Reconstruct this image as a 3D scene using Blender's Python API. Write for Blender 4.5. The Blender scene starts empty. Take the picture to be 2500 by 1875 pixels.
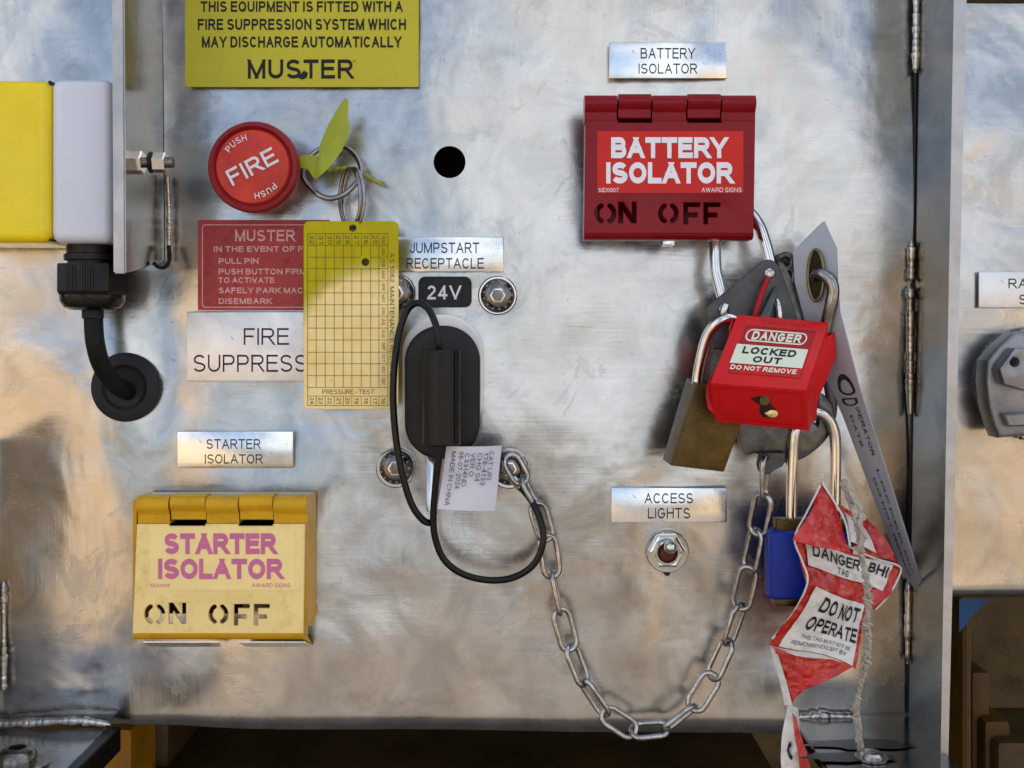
import bpy, bmesh, math, random
from mathutils import Vector, Matrix, noise
random.seed(7)
sc = bpy.context.scene
COL = sc.collection
PI = math.pi

# ---------------------------------------------------------------- camera, sky, sun, exposure
D = 0.55                      # camera stands 0.55 m in front of the panel; 5 px of the photo = 1 mm on the panel
VX, VY = 1250.0, 800.0        # photo point straight in front of the lens
CZ = (937.5 - VY) / 5000.0
cam = bpy.data.objects.new('camera', bpy.data.cameras.new('camera'))
COL.objects.link(cam)
cam.location = (0, -D, CZ)
cam.rotation_euler = (math.radians(90), 0, 0)
cam.data.sensor_width = 36
cam.data.lens = 36 * D / 0.5
cam.data.shift_y = -CZ / 0.5
cam.data.clip_start = 0.01
cam.data.clip_end = 3000
sc.camera = cam

SUN_EL, SUN_AZ = 42, 35       # sun stands behind the machine, so the panel is in open shade
world = bpy.data.worlds.new('World'); sc.world = world
world.use_nodes = True
nt = world.node_tree; nt.nodes.clear()
sky = nt.nodes.new('ShaderNodeTexSky'); sky.sky_type = 'NISHITA'; sky.sun_disc = False
sky.sun_elevation = math.radians(SUN_EL); sky.sun_rotation = math.radians(SUN_AZ)
sky.dust_density = 6.0; sky.air_density = 1.0; sky.ozone_density = 0.6
bg = nt.nodes.new('ShaderNodeBackground'); bg.inputs['Strength'].default_value = 0.13
out = nt.nodes.new('ShaderNodeOutputWorld')
# broken white cloud all over the sky
tc_ = nt.nodes.new('ShaderNodeTexCoord')
cn = nt.nodes.new('ShaderNodeTexNoise'); cn.inputs['Scale'].default_value = 2.6; cn.inputs['Detail'].default_value = 7; cn.inputs['Roughness'].default_value = .55
cn.inputs['Distortion'].default_value = .4
nt.links.new(tc_.outputs['Generated'], cn.inputs['Vector'])
cr = nt.nodes.new('ShaderNodeValToRGB'); cr.color_ramp.elements[0].position = .48; cr.color_ramp.elements[1].position = .60
nt.links.new(cn.outputs['Fac'], cr.inputs[0])
sz = nt.nodes.new('ShaderNodeSeparateXYZ'); nt.links.new(tc_.outputs['Generated'], sz.inputs[0])
up_ = nt.nodes.new('ShaderNodeMapRange'); up_.inputs['From Min'].default_value = -.02; up_.inputs['From Max'].default_value = .06
nt.links.new(sz.outputs[2], up_.inputs[0])
mm = nt.nodes.new('ShaderNodeMath'); mm.operation = 'MULTIPLY'; nt.links.new(cr.outputs[0], mm.inputs[0]); nt.links.new(up_.outputs[0], mm.inputs[1])
mx = nt.nodes.new('ShaderNodeMix'); mx.data_type = 'RGBA'; nt.links.new(mm.outputs[0], mx.inputs[0])
nt.links.new(sky.outputs[0], mx.inputs[6]); mx.inputs[7].default_value = (4.9, 4.95, 4.95, 1)
nt.links.new(mx.outputs[2], bg.inputs[0]); nt.links.new(bg.outputs[0], out.inputs[0])
sun = bpy.data.objects.new('sun', bpy.data.lights.new('sun', 'SUN')); COL.objects.link(sun)
sun.data.energy = 4.0; sun.data.angle = math.radians(0.5); sun.data.color = (1.0, 0.93, 0.82)
el, az = math.radians(SUN_EL), math.radians(SUN_AZ)
sdir = Vector((math.sin(az) * math.cos(el), math.cos(az) * math.cos(el), math.sin(el)))
sun.rotation_euler = sdir.to_track_quat('Z', 'Y').to_euler()
sun.location = sdir * 5
sc.view_settings.view_transform = 'Standard'
sc.view_settings.look = 'None'
sc.view_settings.exposure = 1.15
sc.view_settings.gamma = 1.0

# ---------------------------------------------------------------- measuring helpers
def at(px, py, h=0.0):
    """point h metres in front of the panel seen at photo position px,py"""
    s = (D - h) / D
    return Vector(((px - VX) / 5000.0 * s, -h, CZ + (VY - py) / 5000.0 * s))
def u(n, h=0.0):              # photo px -> metres at height h
    return n / 5000.0 * (D - h) / D
def lin(r, g, b):
    f = lambda c: (c / 255) / 12.92 if c <= 10 else (((c / 255) + .055) / 1.055) ** 2.4
    return (f(r), f(g), f(b), 1)

# ---------------------------------------------------------------- materials
MATS = {}
def newmat(name):
    m = bpy.data.materials.new(name); m.use_nodes = True
    n = m.node_tree.nodes; b = n['Principled BSDF']
    return m, m.node_tree, b
def N(t, kind, **kw):
    n = t.nodes.new(kind)
    for k, v in kw.items():
        if k in n.inputs: n.inputs[k].default_value = v
        else: setattr(n, k, v)
    return n
def noise_tex(t, scale, detail=4, rough=.55, stretch=None, rot=None, dist=0, coord='Object'):
    tc = t.nodes.new('ShaderNodeTexCoord'); mp = t.nodes.new('ShaderNodeMapping')
    t.links.new(tc.outputs[coord], mp.inputs[0])
    if stretch: mp.inputs['Scale'].default_value = stretch
    if rot: mp.inputs['Rotation'].default_value = rot
    n = t.nodes.new('ShaderNodeTexNoise')
    n.inputs['Scale'].default_value = scale; n.inputs['Detail'].default_value = detail
    n.inputs['Roughness'].default_value = rough; n.inputs['Distortion'].default_value = dist
    t.links.new(mp.outputs[0], n.inputs['Vector'])
    return n.outputs['Fac']
def ramp(t, fac, stops):
    r = t.nodes.new('ShaderNodeValToRGB')
    e = r.color_ramp.elements
    while len(e) < len(stops): e.new(0.5)
    for i, (p, c) in enumerate(stops):
        e[i].position = p; e[i].color = c if len(c) == 4 else (*c, 1)
    t.links.new(fac, r.inputs[0]); return r.outputs[0]
def mathn(t, op, a, b=None, clamp=False):
    n = t.nodes.new('ShaderNodeMath'); n.operation = op; n.use_clamp = clamp
    for i, v in enumerate((a, b)):
        if v is None: continue
        if isinstance(v, (int, float)): n.inputs[i].default_value = v
        else: t.links.new(v, n.inputs[i])
    return n.outputs[0]
def mixc(t, fac, a, b):
    n = t.nodes.new('ShaderNodeMix'); n.data_type = 'RGBA'
    for i, v in ((0, fac), (6, a), (7, b)):
        if isinstance(v, (int, float)): n.inputs[i].default_value = v
        elif isinstance(v, tuple): n.inputs[i].default_value = v
        else: t.links.new(v, n.inputs[i])
    return n.outputs[2]
def bump(t, h, strength, dist, normal=None):
    b = t.nodes.new('ShaderNodeBump'); b.inputs['Strength'].default_value = strength
    b.inputs['Distance'].default_value = dist
    t.links.new(h, b.inputs['Height'])
    if normal is not None: t.links.new(normal, b.inputs['Normal'])
    return b.outputs[0]
def paint(name, col, rough=.4, vary=.25, scale=60, bmp=.15, metal=0.0, dirt=None, spec=.3, coat=0, scratch=0):
    if name in MATS: return MATS[name]
    m, t, b = newmat(name)
    f = noise_tex(t, scale, 5, .6)
    lo = tuple(c * (1 - vary) for c in col[:3]) + (1,)
    hi = tuple(min(1, c * (1 + vary * .6)) for c in col[:3]) + (1,)
    c = ramp(t, f, [(.3, lo), (.7, hi)])
    if dirt:
        d = noise_tex(t, scale * 2.3, 8, .7)
        k = ramp(t, d, [(.52, (0, 0, 0)), (.72, (1, 1, 1))])
        k = mathn(t, 'MULTIPLY', k, dirt[1])
        c = mixc(t, k, c, dirt[0])
    t.links.new(c, b.inputs['Base Color'])
    r = noise_tex(t, scale * 3, 4, .6)
    rr = mathn(t, 'ADD', mathn(t, 'MULTIPLY', r, .25), rough - .12)
    t.links.new(rr, b.inputs['Roughness'])
    b.inputs['Metallic'].default_value = metal
    b.inputs['Specular IOR Level'].default_value = spec
    b.inputs['Coat Weight'].default_value = coat
    if bmp:
        g = noise_tex(t, 900, 3, .6)
        nn = bump(t, g, bmp, .0003)
        if scratch:
            s = noise_tex(t, 300, 3, .6, stretch=(1, 1, 14), rot=(0, .3, 0))
            nn = bump(t, s, scratch, .0003, nn)
        t.links.new(nn, b.inputs['Normal'])
    MATS[name] = m; return m

def brushed(name, base, rlo, rhi, swirl=.3, warm=None, stain=0, grime=(.25, .22, .18, 1), aniso=0):
    """worn, orbitally ground sheet metal"""
    m, t, b = newmat(name)
    # scratches in several directions, patch by patch
    s1 = noise_tex(t, 420, 4, .65, stretch=(.06, 1, 1.6), rot=(0, .5, 0))
    s2 = noise_tex(t, 420, 4, .65, stretch=(.06, 1, 1.6), rot=(0, -.25, 0))
    s3 = noise_tex(t, 420, 4, .65, stretch=(1.6, 1, .06), rot=(0, .35, 0))
    mk1 = ramp(t, noise_tex(t, 13, 3, .5, dist=1.2), [(.42, (0, 0, 0)), (.56, (1, 1, 1))])
    mk2 = ramp(t, noise_tex(t, 9, 3, .5, rot=(1, 2, 3), dist=1.0), [(.5, (0, 0, 0)), (.64, (1, 1, 1))])
    sc_ = mixc(t, mk2, mixc(t, mk1, s1, s2), s3)
    big = noise_tex(t, 15, 3, .5, dist=.5)
    mid = noise_tex(t, 38, 5, .6, dist=.7)
    fine = noise_tex(t, 260, 5, .7)
    # roughness
    rf = mathn(t, 'ADD', mathn(t, 'MULTIPLY', mid, .6), mathn(t, 'MULTIPLY', sc_, .4))
    r = t.nodes.new('ShaderNodeMapRange'); r.inputs['From Min'].default_value = .32; r.inputs['From Max'].default_value = .68
    r.inputs['To Min'].default_value = rlo; r.inputs['To Max'].default_value = rhi
    t.links.new(rf, r.inputs[0])
    # colour: oxide bloom, tea staining, rub marks
    lo = tuple(c * .80 for c in base[:3]) + (1,); hi = tuple(min(1, c * 1.08) for c in base[:3]) + (1,)
    c = ramp(t, mid, [(.35, lo), (.62, hi)])
    if warm:
        w = ramp(t, noise_tex(t, 11, 5, .6, rot=(2, 0, 1), dist=1.4), [(.45, (0, 0, 0)), (.68, (1, 1, 1))])
        c = mixc(t, mathn(t, 'MULTIPLY', w, .4), c, warm)
    if stain:
        st = noise_tex(t, 30, 9, .72, rot=(0, 1, 2), dist=.6)
        k = ramp(t, st, [(.56, (0, 0, 0)), (.70, (1, 1, 1))])
        c = mixc(t, mathn(t, 'MULTIPLY', k, stain), c, grime)
    if stain:      # etched, dull patches with hard outlines
        et = noise_tex(t, 24, 10, .68, rot=(1, 0, 2), dist=.9)
        ek = ramp(t, et, [(.575, (0, 0, 0)), (.60, (1, 1, 1))])
        c = mixc(t, mathn(t, 'MULTIPLY', ek, .15), c, (.36, .37, .33, 1))
        rout = mathn(t, 'ADD', r.outputs[0], mathn(t, 'MULTIPLY', ek, .06))
    else: rout = r.outputs[0]
    sp = ramp(t, noise_tex(t, 330, 2, .5), [(.70, (0, 0, 0)), (.76, (1, 1, 1))])
    c = mixc(t, mathn(t, 'MULTIPLY', sp, .35), c, grime)
    t.links.new(c, b.inputs['Base Color'])
    t.links.new(rout, b.inputs['Roughness'])
    b.inputs['Metallic'].default_value = 1.0
    n1 = bump(t, big, swirl * .9, .0030)
    n2 = bump(t, mid, swirl * .5, .0004, n1)
    n3 = bump(t, sc_, .38, .00012, n2)
    n4 = bump(t, fine, .2, .00006, n3)
    t.links.new(n4, b.inputs['Normal'])
    MATS[name] = m; return m

M = {}
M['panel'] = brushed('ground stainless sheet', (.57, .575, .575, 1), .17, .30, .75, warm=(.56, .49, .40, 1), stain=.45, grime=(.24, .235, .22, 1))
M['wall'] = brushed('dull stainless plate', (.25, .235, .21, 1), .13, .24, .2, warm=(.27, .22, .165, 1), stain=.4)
M['edge'] = brushed('sawn stainless edge', (.52, .53, .545, 1), .35, .55, .5, stain=.5, grime=(.3, .3, .32, 1))
M['label'] = brushed('engraved steel label', (.86, .89, .92, 1), .16, .28, .12)
M['labelw'] = brushed('pale engraved label', (.86, .87, .88, 1), .40, .55, .15)
M['weld'] = paint('weld metal', (.62, .60, .57, 1), .2, .4, 160, .3, 1.0, dirt=((.10, .08, .06, 1), .8))
M['zinc'] = paint('zinc plated steel', (.50, .49, .475, 1), .17, .35, 240, .4, 1.0, dirt=((.16, .14, .12, 1), .6))
M['chrome'] = paint('polished steel', (.72, .72, .72, 1), .15, .12, 90, .05, 1.0)
M['darksteel'] = paint('dark ring steel', (.34, .33, .33, 1), .2, .3, 200, .1, 1.0)
M['screw'] = paint('stainless screw', (.20, .19, .18, 1), .25, .3, 300, .2, 1.0, dirt=((.08, .07, .06, 1), .6))
M['darkrec'] = paint('dark recess', (.012, .011, .010, 1), .7, .3, 100)
M['sign_y'] = paint('yellow sign film', lin(196, 190, 50), .42, .07, 18, .08, dirt=(lin(165, 160, 60), .25))
M['ink'] = paint('black ink', lin(26, 26, 24), .5, .2, 300, .05)
M['ink2'] = paint('engraving ink', lin(40, 44, 54), .5, .3, 500, .05)
M['inkp'] = paint('purple ink', lin(66, 26, 48), .5, .2, 300, .05)
M['red_btn'] = paint('red collar plastic', lin(138, 26, 34), .38, .15, 80, .1)
M['red_disc'] = paint('orange red button sticker', lin(206, 62, 44), .36, .30, 45, .12, dirt=(lin(170, 50, 70), .7))
M['white_print'] = paint('white print', lin(225, 225, 232), .5, .1, 300, .05)
M['red_stk'] = paint('crazed red sticker', lin(178, 66, 68), .42, .30, 60, .6, dirt=(lin(132, 30, 42), .8))
M['pink_print'] = paint('worn pink print', lin(228, 180, 180), .5, .2, 400, .1)
M['lime'] = paint('lime plastic', lin(160, 172, 52), .45, .2, 50, .2)
M['tag_grid'] = paint('tag printing', lin(92, 86, 22), .5, .3, 200, .05)
M['paint_red'] = paint('dark red enamel', lin(134, 10, 28), .24, .12, 60, .06, dirt=(lin(104, 22, 34), .4), spec=.22)
M['stk_red'] = paint('bright red sticker', lin(204, 34, 26), .38, .08, 40, .06)
M['stk_white'] = paint('white sticker letters', lin(238, 240, 250), .4, .04, 100, .02)
M['paint_yel'] = paint('mustard enamel', lin(210, 162, 22), .36, .12, 60, .08, dirt=(lin(150, 115, 30), .4))
M['lid_cream'] = paint('glare tinted yellow enamel', lin(248, 224, 152), .42, .08, 40, .08, dirt=(lin(196, 164, 88), .5))  # yellow enamel paled to cream, glare painted into its colour
M['stk_cream'] = paint('glare tinted sticker', lin(252, 228, 158), .4, .06, 40, .05, dirt=(lin(205, 176, 104), .35))  # sticker carries the same painted glare
M['pink'] = paint('glare tinted letters', lin(205, 112, 158), .4, .08, 90, .03)  # red letters paled to pink by the painted glare
M['paleg'] = paint('pale grey green primer', lin(206, 212, 192), .4, .1, 60)
M['white_pl'] = paint('white plastic housing', lin(216, 222, 238), .14, .05, 20, .03, coat=.5)
M['yel_pl'] = paint('yellow plastic housing', lin(244, 218, 14), .14, .08, 26, .03, coat=.4, dirt=(lin(225, 190, 20), .3))
M['black_pl'] = paint('black nylon', lin(14, 14, 16), .4, .3, 120, .2, spec=.35)
M['rubber'] = paint('dusty black rubber', lin(28, 29, 33), .5, .25, 60, .2, dirt=(lin(52, 50, 50), .3), spec=.3)
M['cable'] = paint('black cable', lin(7, 7, 9), .25, .2, 100, .08, spec=.35)
M['loom'] = paint('black woven loom', lin(9, 9, 9), .6, .3, 400, .6, spec=.3)
M['cap'] = paint('dusty black cap', lin(32, 33, 36), .5, .2, 70, .15, dirt=(lin(58, 55, 52), .35), spec=.3)
M['ringw'] = paint('pale receptacle flange', lin(250, 252, 250), .35, .12, 60, .1)
M['paper'] = paint('white paper label', lin(216, 218, 232), .55, .06, 40, .3)
M['inkb'] = paint('faded blue ink', lin(72, 74, 110), .5, .4, 500, .05)
M['brass'] = paint('tarnished brass', (.115, .080, .032, 1), .22, .3, 130, .15, 1.0, dirt=((.055, .04, .02, 1), .7), scratch=.5)
M['brass2'] = paint('bright brass', (.62, .45, .20, 1), .25, .25, 200, .1, 1.0)
M['lockred'] = paint('red lock plastic', lin(208, 22, 26), .35, .10, 70, .1, dirt=(lin(176, 20, 26), .4))
M['glow'] = paint('pale green print', lin(222, 232, 212), .45, .05, 100, .03)
M['maroon'] = paint('maroon print', lin(168, 16, 34), .4, .1, 100, .03)
M['blue'] = paint('blue lock plastic', lin(18, 46, 150), .38, .15, 90, .1, dirt=(lin(14, 30, 90), .4))
M['hasp'] = paint('dull dark hasp steel', (.085, .088, .095, 1), .4, .3, 120, .3, .75, dirt=((.14, .13, .12, 1), .4))
M['hasp2'] = paint('worn hasp steel', (.13, .13, .128, 1), .3, .4, 160, .3, .9, dirt=((.05, .05, .05, 1), .6))
M['grommet'] = paint('dull brass eyelet', (.22, .19, .09, 1), .35, .3, 200, .1, 1.0)
M['tagwhite'] = paint('grey white tag plastic', lin(168, 173, 184), .4, .08, 30, .1, dirt=(lin(150, 154, 162), .3))
M['tagclear'] = paint('clear laminate border', lin(150, 150, 152), .3, .1, 50, .1)
M['dt_red'] = paint('creased red tag print', lin(190, 36, 28), .22, .25, 90, .5, coat=.5, dirt=(lin(226, 150, 140), .5))
M['dt_white'] = paint('creased white tag print', lin(224, 222, 218), .22, .12, 90, .5, coat=.5, dirt=(lin(170, 166, 160), .5))
M['string'] = paint('dirty cotton string', lin(176, 168, 156), .8, .3, 400, .6)
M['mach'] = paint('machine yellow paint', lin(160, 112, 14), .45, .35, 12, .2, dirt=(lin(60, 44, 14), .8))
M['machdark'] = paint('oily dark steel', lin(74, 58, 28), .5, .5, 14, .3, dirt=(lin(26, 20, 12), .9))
M['machdim'] = paint('dimmed grimy yellow paint', lin(84, 60, 14), .5, .4, 14, .3, dirt=(lin(44, 32, 12), .9))  # machine yellow with the opening's dimness painted in, plus grime
M['bluepaint'] = paint('blue hose', lin(20, 84, 140), .4, .2, 30)
M['oilblack'] = paint('black plate edge', lin(22, 20, 19), .3, .5, 160, .4)
M['knob'] = paint('cast grey handle', (.30, .31, .33, 1), .36, .25, 60, .2, .7, dirt=((.12, .12, .12, 1), .5))
M['toggle'] = paint('chrome toggle', (.75, .74, .72, 1), .1, .1, 100, 0, 1.0)

def tag_mat():
    """yellow card; glare on its lower part is painted in as cream, with an uneven rim"""
    m, t, b = newmat('yellow record card')
    tc = t.nodes.new('ShaderNodeTexCoord'); sp = t.nodes.new('ShaderNodeSeparateXYZ')
    t.links.new(tc.outputs['Object'], sp.inputs[0])
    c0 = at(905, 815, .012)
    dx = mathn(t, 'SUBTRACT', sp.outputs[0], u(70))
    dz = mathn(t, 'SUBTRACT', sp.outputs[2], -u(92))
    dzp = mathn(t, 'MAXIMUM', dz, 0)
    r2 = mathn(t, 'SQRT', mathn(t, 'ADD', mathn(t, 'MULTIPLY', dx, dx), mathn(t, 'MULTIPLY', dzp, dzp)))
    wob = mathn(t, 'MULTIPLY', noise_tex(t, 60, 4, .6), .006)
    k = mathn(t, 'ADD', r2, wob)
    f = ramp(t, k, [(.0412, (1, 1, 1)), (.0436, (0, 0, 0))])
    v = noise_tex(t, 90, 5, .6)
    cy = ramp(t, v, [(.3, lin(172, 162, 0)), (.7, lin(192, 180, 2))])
    cc = ramp(t, v, [(.3, lin(244, 216, 140)), (.7, lin(255, 234, 172))])  # cream tone of the painted glare
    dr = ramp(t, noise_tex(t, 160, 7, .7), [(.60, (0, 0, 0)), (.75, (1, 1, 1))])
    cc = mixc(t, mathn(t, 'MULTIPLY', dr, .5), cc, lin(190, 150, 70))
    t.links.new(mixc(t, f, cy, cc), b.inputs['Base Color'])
    b.inputs['Roughness'].default_value = .6; b.inputs['Specular IOR Level'].default_value = .25
    t.links.new(bump(t, noise_tex(t, 30, 3), .3, .002), b.inputs['Normal'])
    return m
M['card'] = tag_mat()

# ---------------------------------------------------------------- object helpers
def wloc(o):
    v = Vector((0, 0, 0))
    while o: v += o.location; o = o.parent
    return v
def props(o, label=None, cat=None, group=None, kind=None):
    if label: o['label'] = label
    if cat: o['category'] = cat
    if group: o['group'] = group
    if kind: o['kind'] = kind
def thing(name, label, cat, loc, group=None):
    o = bpy.data.objects.new(name, None); COL.objects.link(o); o.location = loc
    o.empty_display_size = .01
    props(o, label, cat, group); return o
def finish(me, smooth=True, ang=32):
    bm = bmesh.new(); bm.from_mesh(me)
    bmesh.ops.recalc_face_normals(bm, faces=bm.faces)
    for f in bm.faces: f.smooth = smooth
    if smooth:
        for e in bm.edges:
            if len(e.link_faces) == 2:
                if e.link_faces[0].normal.angle(e.link_faces[1].normal, 0) > math.radians(ang): e.smooth = False
    bm.to_mesh(me); bm.free()
def obj(name, me, mat, parent=None, label=None, cat=None, group=None, kind=None, origin=None, fin=True, ang=32):
    if fin: finish(me, True, ang)
    if mat is not None and not me.materials: me.materials.append(mat)
    o = bpy.data.objects.new(name, me); COL.objects.link(o)
    if parent:
        o.parent = parent; w = wloc(parent)
    else:
        if origin is None:
            vs = [v.co for v in me.vertices]
            origin = Vector(((min(v.x for v in vs) + max(v.x for v in vs)) / 2, (min(v.y for v in vs) + max(v.y for v in vs)) / 2,
                             (min(v.z for v in vs) + max(v.z for v in vs)) / 2))
        o.location = origin; w = Vector(origin)
    me.transform(Matrix.Translation(-w))
    props(o, label, cat, group, kind)
    return o
def mesh(name, verts, faces):
    me = bpy.data.meshes.new(name); me.from_pydata([tuple(v) for v in verts], [], faces); me.update(); return me
def join(meshes):
    bm = bmesh.new()
    for me in meshes: bm.from_mesh(me)
    r = bpy.data.meshes.new(meshes[0].name); bm.to_mesh(r); bm.free()
    for me in meshes: bpy.data.meshes.remove(me)
    return r
def xform(me, mtx): me.transform(mtx); return me

def shape2d(loops, h0, h1, bev=0.0, plane=None, res=0):
    """flat plate with holes. loops: outlines in photo px (first is the outside), plate from h0 to h1"""
    cu = bpy.data.curves.new('outline', 'CURVE'); cu.dimensions = '2D'; cu.fill_mode = 'BOTH'
    cu.extrude = max((h1 - h0) / 2 - bev, 0); cu.bevel_depth = bev; cu.bevel_resolution = res; cu.offset = -bev
    for lp in loops:
        s = cu.splines.new('POLY'); s.points.add(len(lp) - 1)
        for i, (px, py) in enumerate(lp):
            p = at(px, py, h1); s.points[i].co = (p.x, p.z, 0, 1)
        s.use_cyclic_u = True
    o = bpy.data.objects.new('outline', cu)
    me = bpy.data.meshes.new_from_object(o)
    bpy.data.objects.remove(o); bpy.data.curves.remove(cu)
    hm = (h0 + h1) / 2
    for v in me.vertices: v.co = Vector((v.co.x, -hm - v.co.z, v.co.y))
    bm = bmesh.new(); bm.from_mesh(me); bmesh.ops.remove_doubles(bm, verts=bm.verts, dist=1e-6); bm.to_mesh(me); bm.free()
    me.materials.clear()
    return me
def rect(x0, y0, x1, y1, r=0, n=5):
    if r == 0: return [(x0, y0), (x1, y0), (x1, y1), (x0, y1)]
    pts = []
    for cx, cy, a0 in ((x1 - r, y0 + r, -90), (x1 - r, y1 - r, 0), (x0 + r, y1 - r, 90), (x0 + r, y0 + r, 180)):
        for i in range(n + 1):
            a = math.radians(a0 + 90 * i / n); pts.append((cx + r * math.cos(a), cy + r * math.sin(a)))
    return pts
def circ(cx, cy, r, n=40, ry=None, a0=0):
    ry = r if ry is None else ry
    return [(cx + r * math.cos(a0 + 2 * PI * i / n), cy + ry * math.sin(a0 + 2 * PI * i / n)) for i in range(n)]

def smooth_path(pts, n=8, closed=False):
    P = [Vector(p) for p in pts]; res = []; m = len(P)
    seg = m if closed else m - 1
    for i in range(seg):
        if closed: a, b, c, d = P[(i - 1) % m], P[i], P[(i + 1) % m], P[(i + 2) % m]
        else:
            a, b, c, d = P[max(i - 1, 0)], P[i], P[i + 1], P[min(i + 2, m - 1)]
        for k in range(n):
            t = k / n
            res.append(.5 * ((2 * b) + (c - a) * t + (2 * a - 5 * b + 4 * c - d) * t * t + (3 * b - a - 3 * c + d) * t ** 3))
    if not closed: res.append(P[-1])
    return res
def sweep(path, rad, sides=14, closed=False, flat=1.0, capped=True):
    """tube along a list of points; rad a number or a function of 0..1"""
    n = len(path); rf = rad if callable(rad) else (lambda t: rad)
    tan = []
    for i in range(n):
        a = path[(i - 1) % n] if closed or i > 0 else path[i]
        b = path[(i + 1) % n] if closed or i < n - 1 else path[i]
        tan.append((b - a).normalized())
    ref = Vector((0, 1, 0))
    if abs(tan[0].dot(ref)) > .9: ref = Vector((1, 0, 0))
    nor = (ref - tan[0] * ref.dot(tan[0])).normalized()
    verts, faces = [], []
    for i in range(n):
        nor = (nor - tan[i] * nor.dot(tan[i])).normalized()
        bn = tan[i].cross(nor); r = rf(i / max(n - 1, 1))
        for k in range(sides):
            a = 2 * PI * k / sides
            verts.append(path[i] + nor * (r * flat * math.cos(a)) + bn * (r * math.sin(a)))
    rings = n if closed else n - 1
    for i in range(rings):
        for k in range(sides):
            a = i * sides + k; b = i * sides + (k + 1) % sides
            c = ((i + 1) % n) * sides + (k + 1) % sides; d = ((i + 1) % n) * sides + k
            faces.append((a, b, c, d))
    if not closed and capped:
        faces.append(tuple(range(sides))); faces.append(tuple(range((n - 1) * sides, n * sides)))
    return mesh('tube', verts, faces)
def tube(pts, rpx, n=8, closed=False, sides=14, h=None, flat=1.0):
    """pts as (px,py,h)"""
    P = [at(*p) for p in pts]
    r = (lambda t: u(rpx(t))) if callable(rpx) else u(rpx)
    return sweep(smooth_path(P, n, closed), r, sides, closed, flat)
def lathe(prof, sides=48, hexed=None):
    """profile [(r, y)] in metres turned round the y axis (towards the camera is -y)"""
    verts, faces = [], []
    for (r, h) in prof:
        for k in range(sides):
            a = 2 * PI * k / sides
            verts.append((r * math.cos(a), -h, r * math.sin(a)))
    for i in range(len(prof) - 1):
        for k in range(sides):
            a = i * sides + k; b = i * sides + (k + 1) % sides
            faces.append((a, b, b + sides, a + sides))
    faces.append(tuple(range(sides))); faces.append(tuple(range((len(prof) - 1) * sides, len(prof) * sides)))
    return mesh('turned', verts, faces)
def lathe_at(px, py, prof, sides=48, mtx=None, base=0.0):
    """prof radii in px, heights in metres over the panel; centre given for the front of the profile"""
    top = max(h for r, h in prof)
    me = lathe([(r / 5000.0 * (D - top) / D, h) for r, h in prof], sides)
    p = at(px, py, top)
    return xform(me, Matrix.Translation((p.x, 0, p.z)))
def box_px(x0, y0, x1, y1, h0, h1, bev=0.0, seg=2):
    a, b = at(x0, y0, h1), at(x1, y1, h1)
    return box_w(a.x, -h1, b.z, b.x, -h0, a.z, bev, seg)
def box_w(x0, y0, z0, x1, y1, z1, bev=0.0, seg=2):
    bm = bmesh.new(); bmesh.ops.create_cube(bm, size=1)
    for v in bm.verts:
        v.co = Vector(((x0 + x1) / 2 + v.co.x * (x1 - x0), (y0 + y1) / 2 + v.co.y * (y1 - y0), (z0 + z1) / 2 + v.co.z * (z1 - z0)))
    if bev: bmesh.ops.bevel(bm, geom=bm.edges[:], offset=bev, segments=seg, affect='EDGES', profile=.6)
    me = bpy.data.meshes.new('box'); bm.to_mesh(me); bm.free(); return me
def hull_px(front, back, bev=0.0):
    """prism between two equal-length loops of (px,py,h)"""
    n = len(front)
    me = mesh('prism', [at(*p) for p in front] + [at(*p) for p in back],
              [tuple(range(n)), tuple(range(2 * n - 1, n - 1, -1))] + [(i, n + i, n + (i + 1) % n, (i + 1) % n) for i in range(n)])
    if bev:
        bm = bmesh.new(); bm.from_mesh(me); bmesh.ops.recalc_face_normals(bm, faces=bm.faces)
        bmesh.ops.bevel(bm, geom=bm.edges[:], offset=bev, segments=2, affect='EDGES', profile=.6)
        bm.to_mesh(me); bm.free()
    return me
# ---- lettering: grotesque capitals drawn as strokes of even weight
def arc(cx, cy, rx, ry, a0, a1, n=10):
    return [(cx + rx * math.cos(math.radians(a0 + (a1 - a0) * i / n)), cy + ry * math.sin(math.radians(a0 + (a1 - a0) * i / n))) for i in range(n + 1)]
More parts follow.
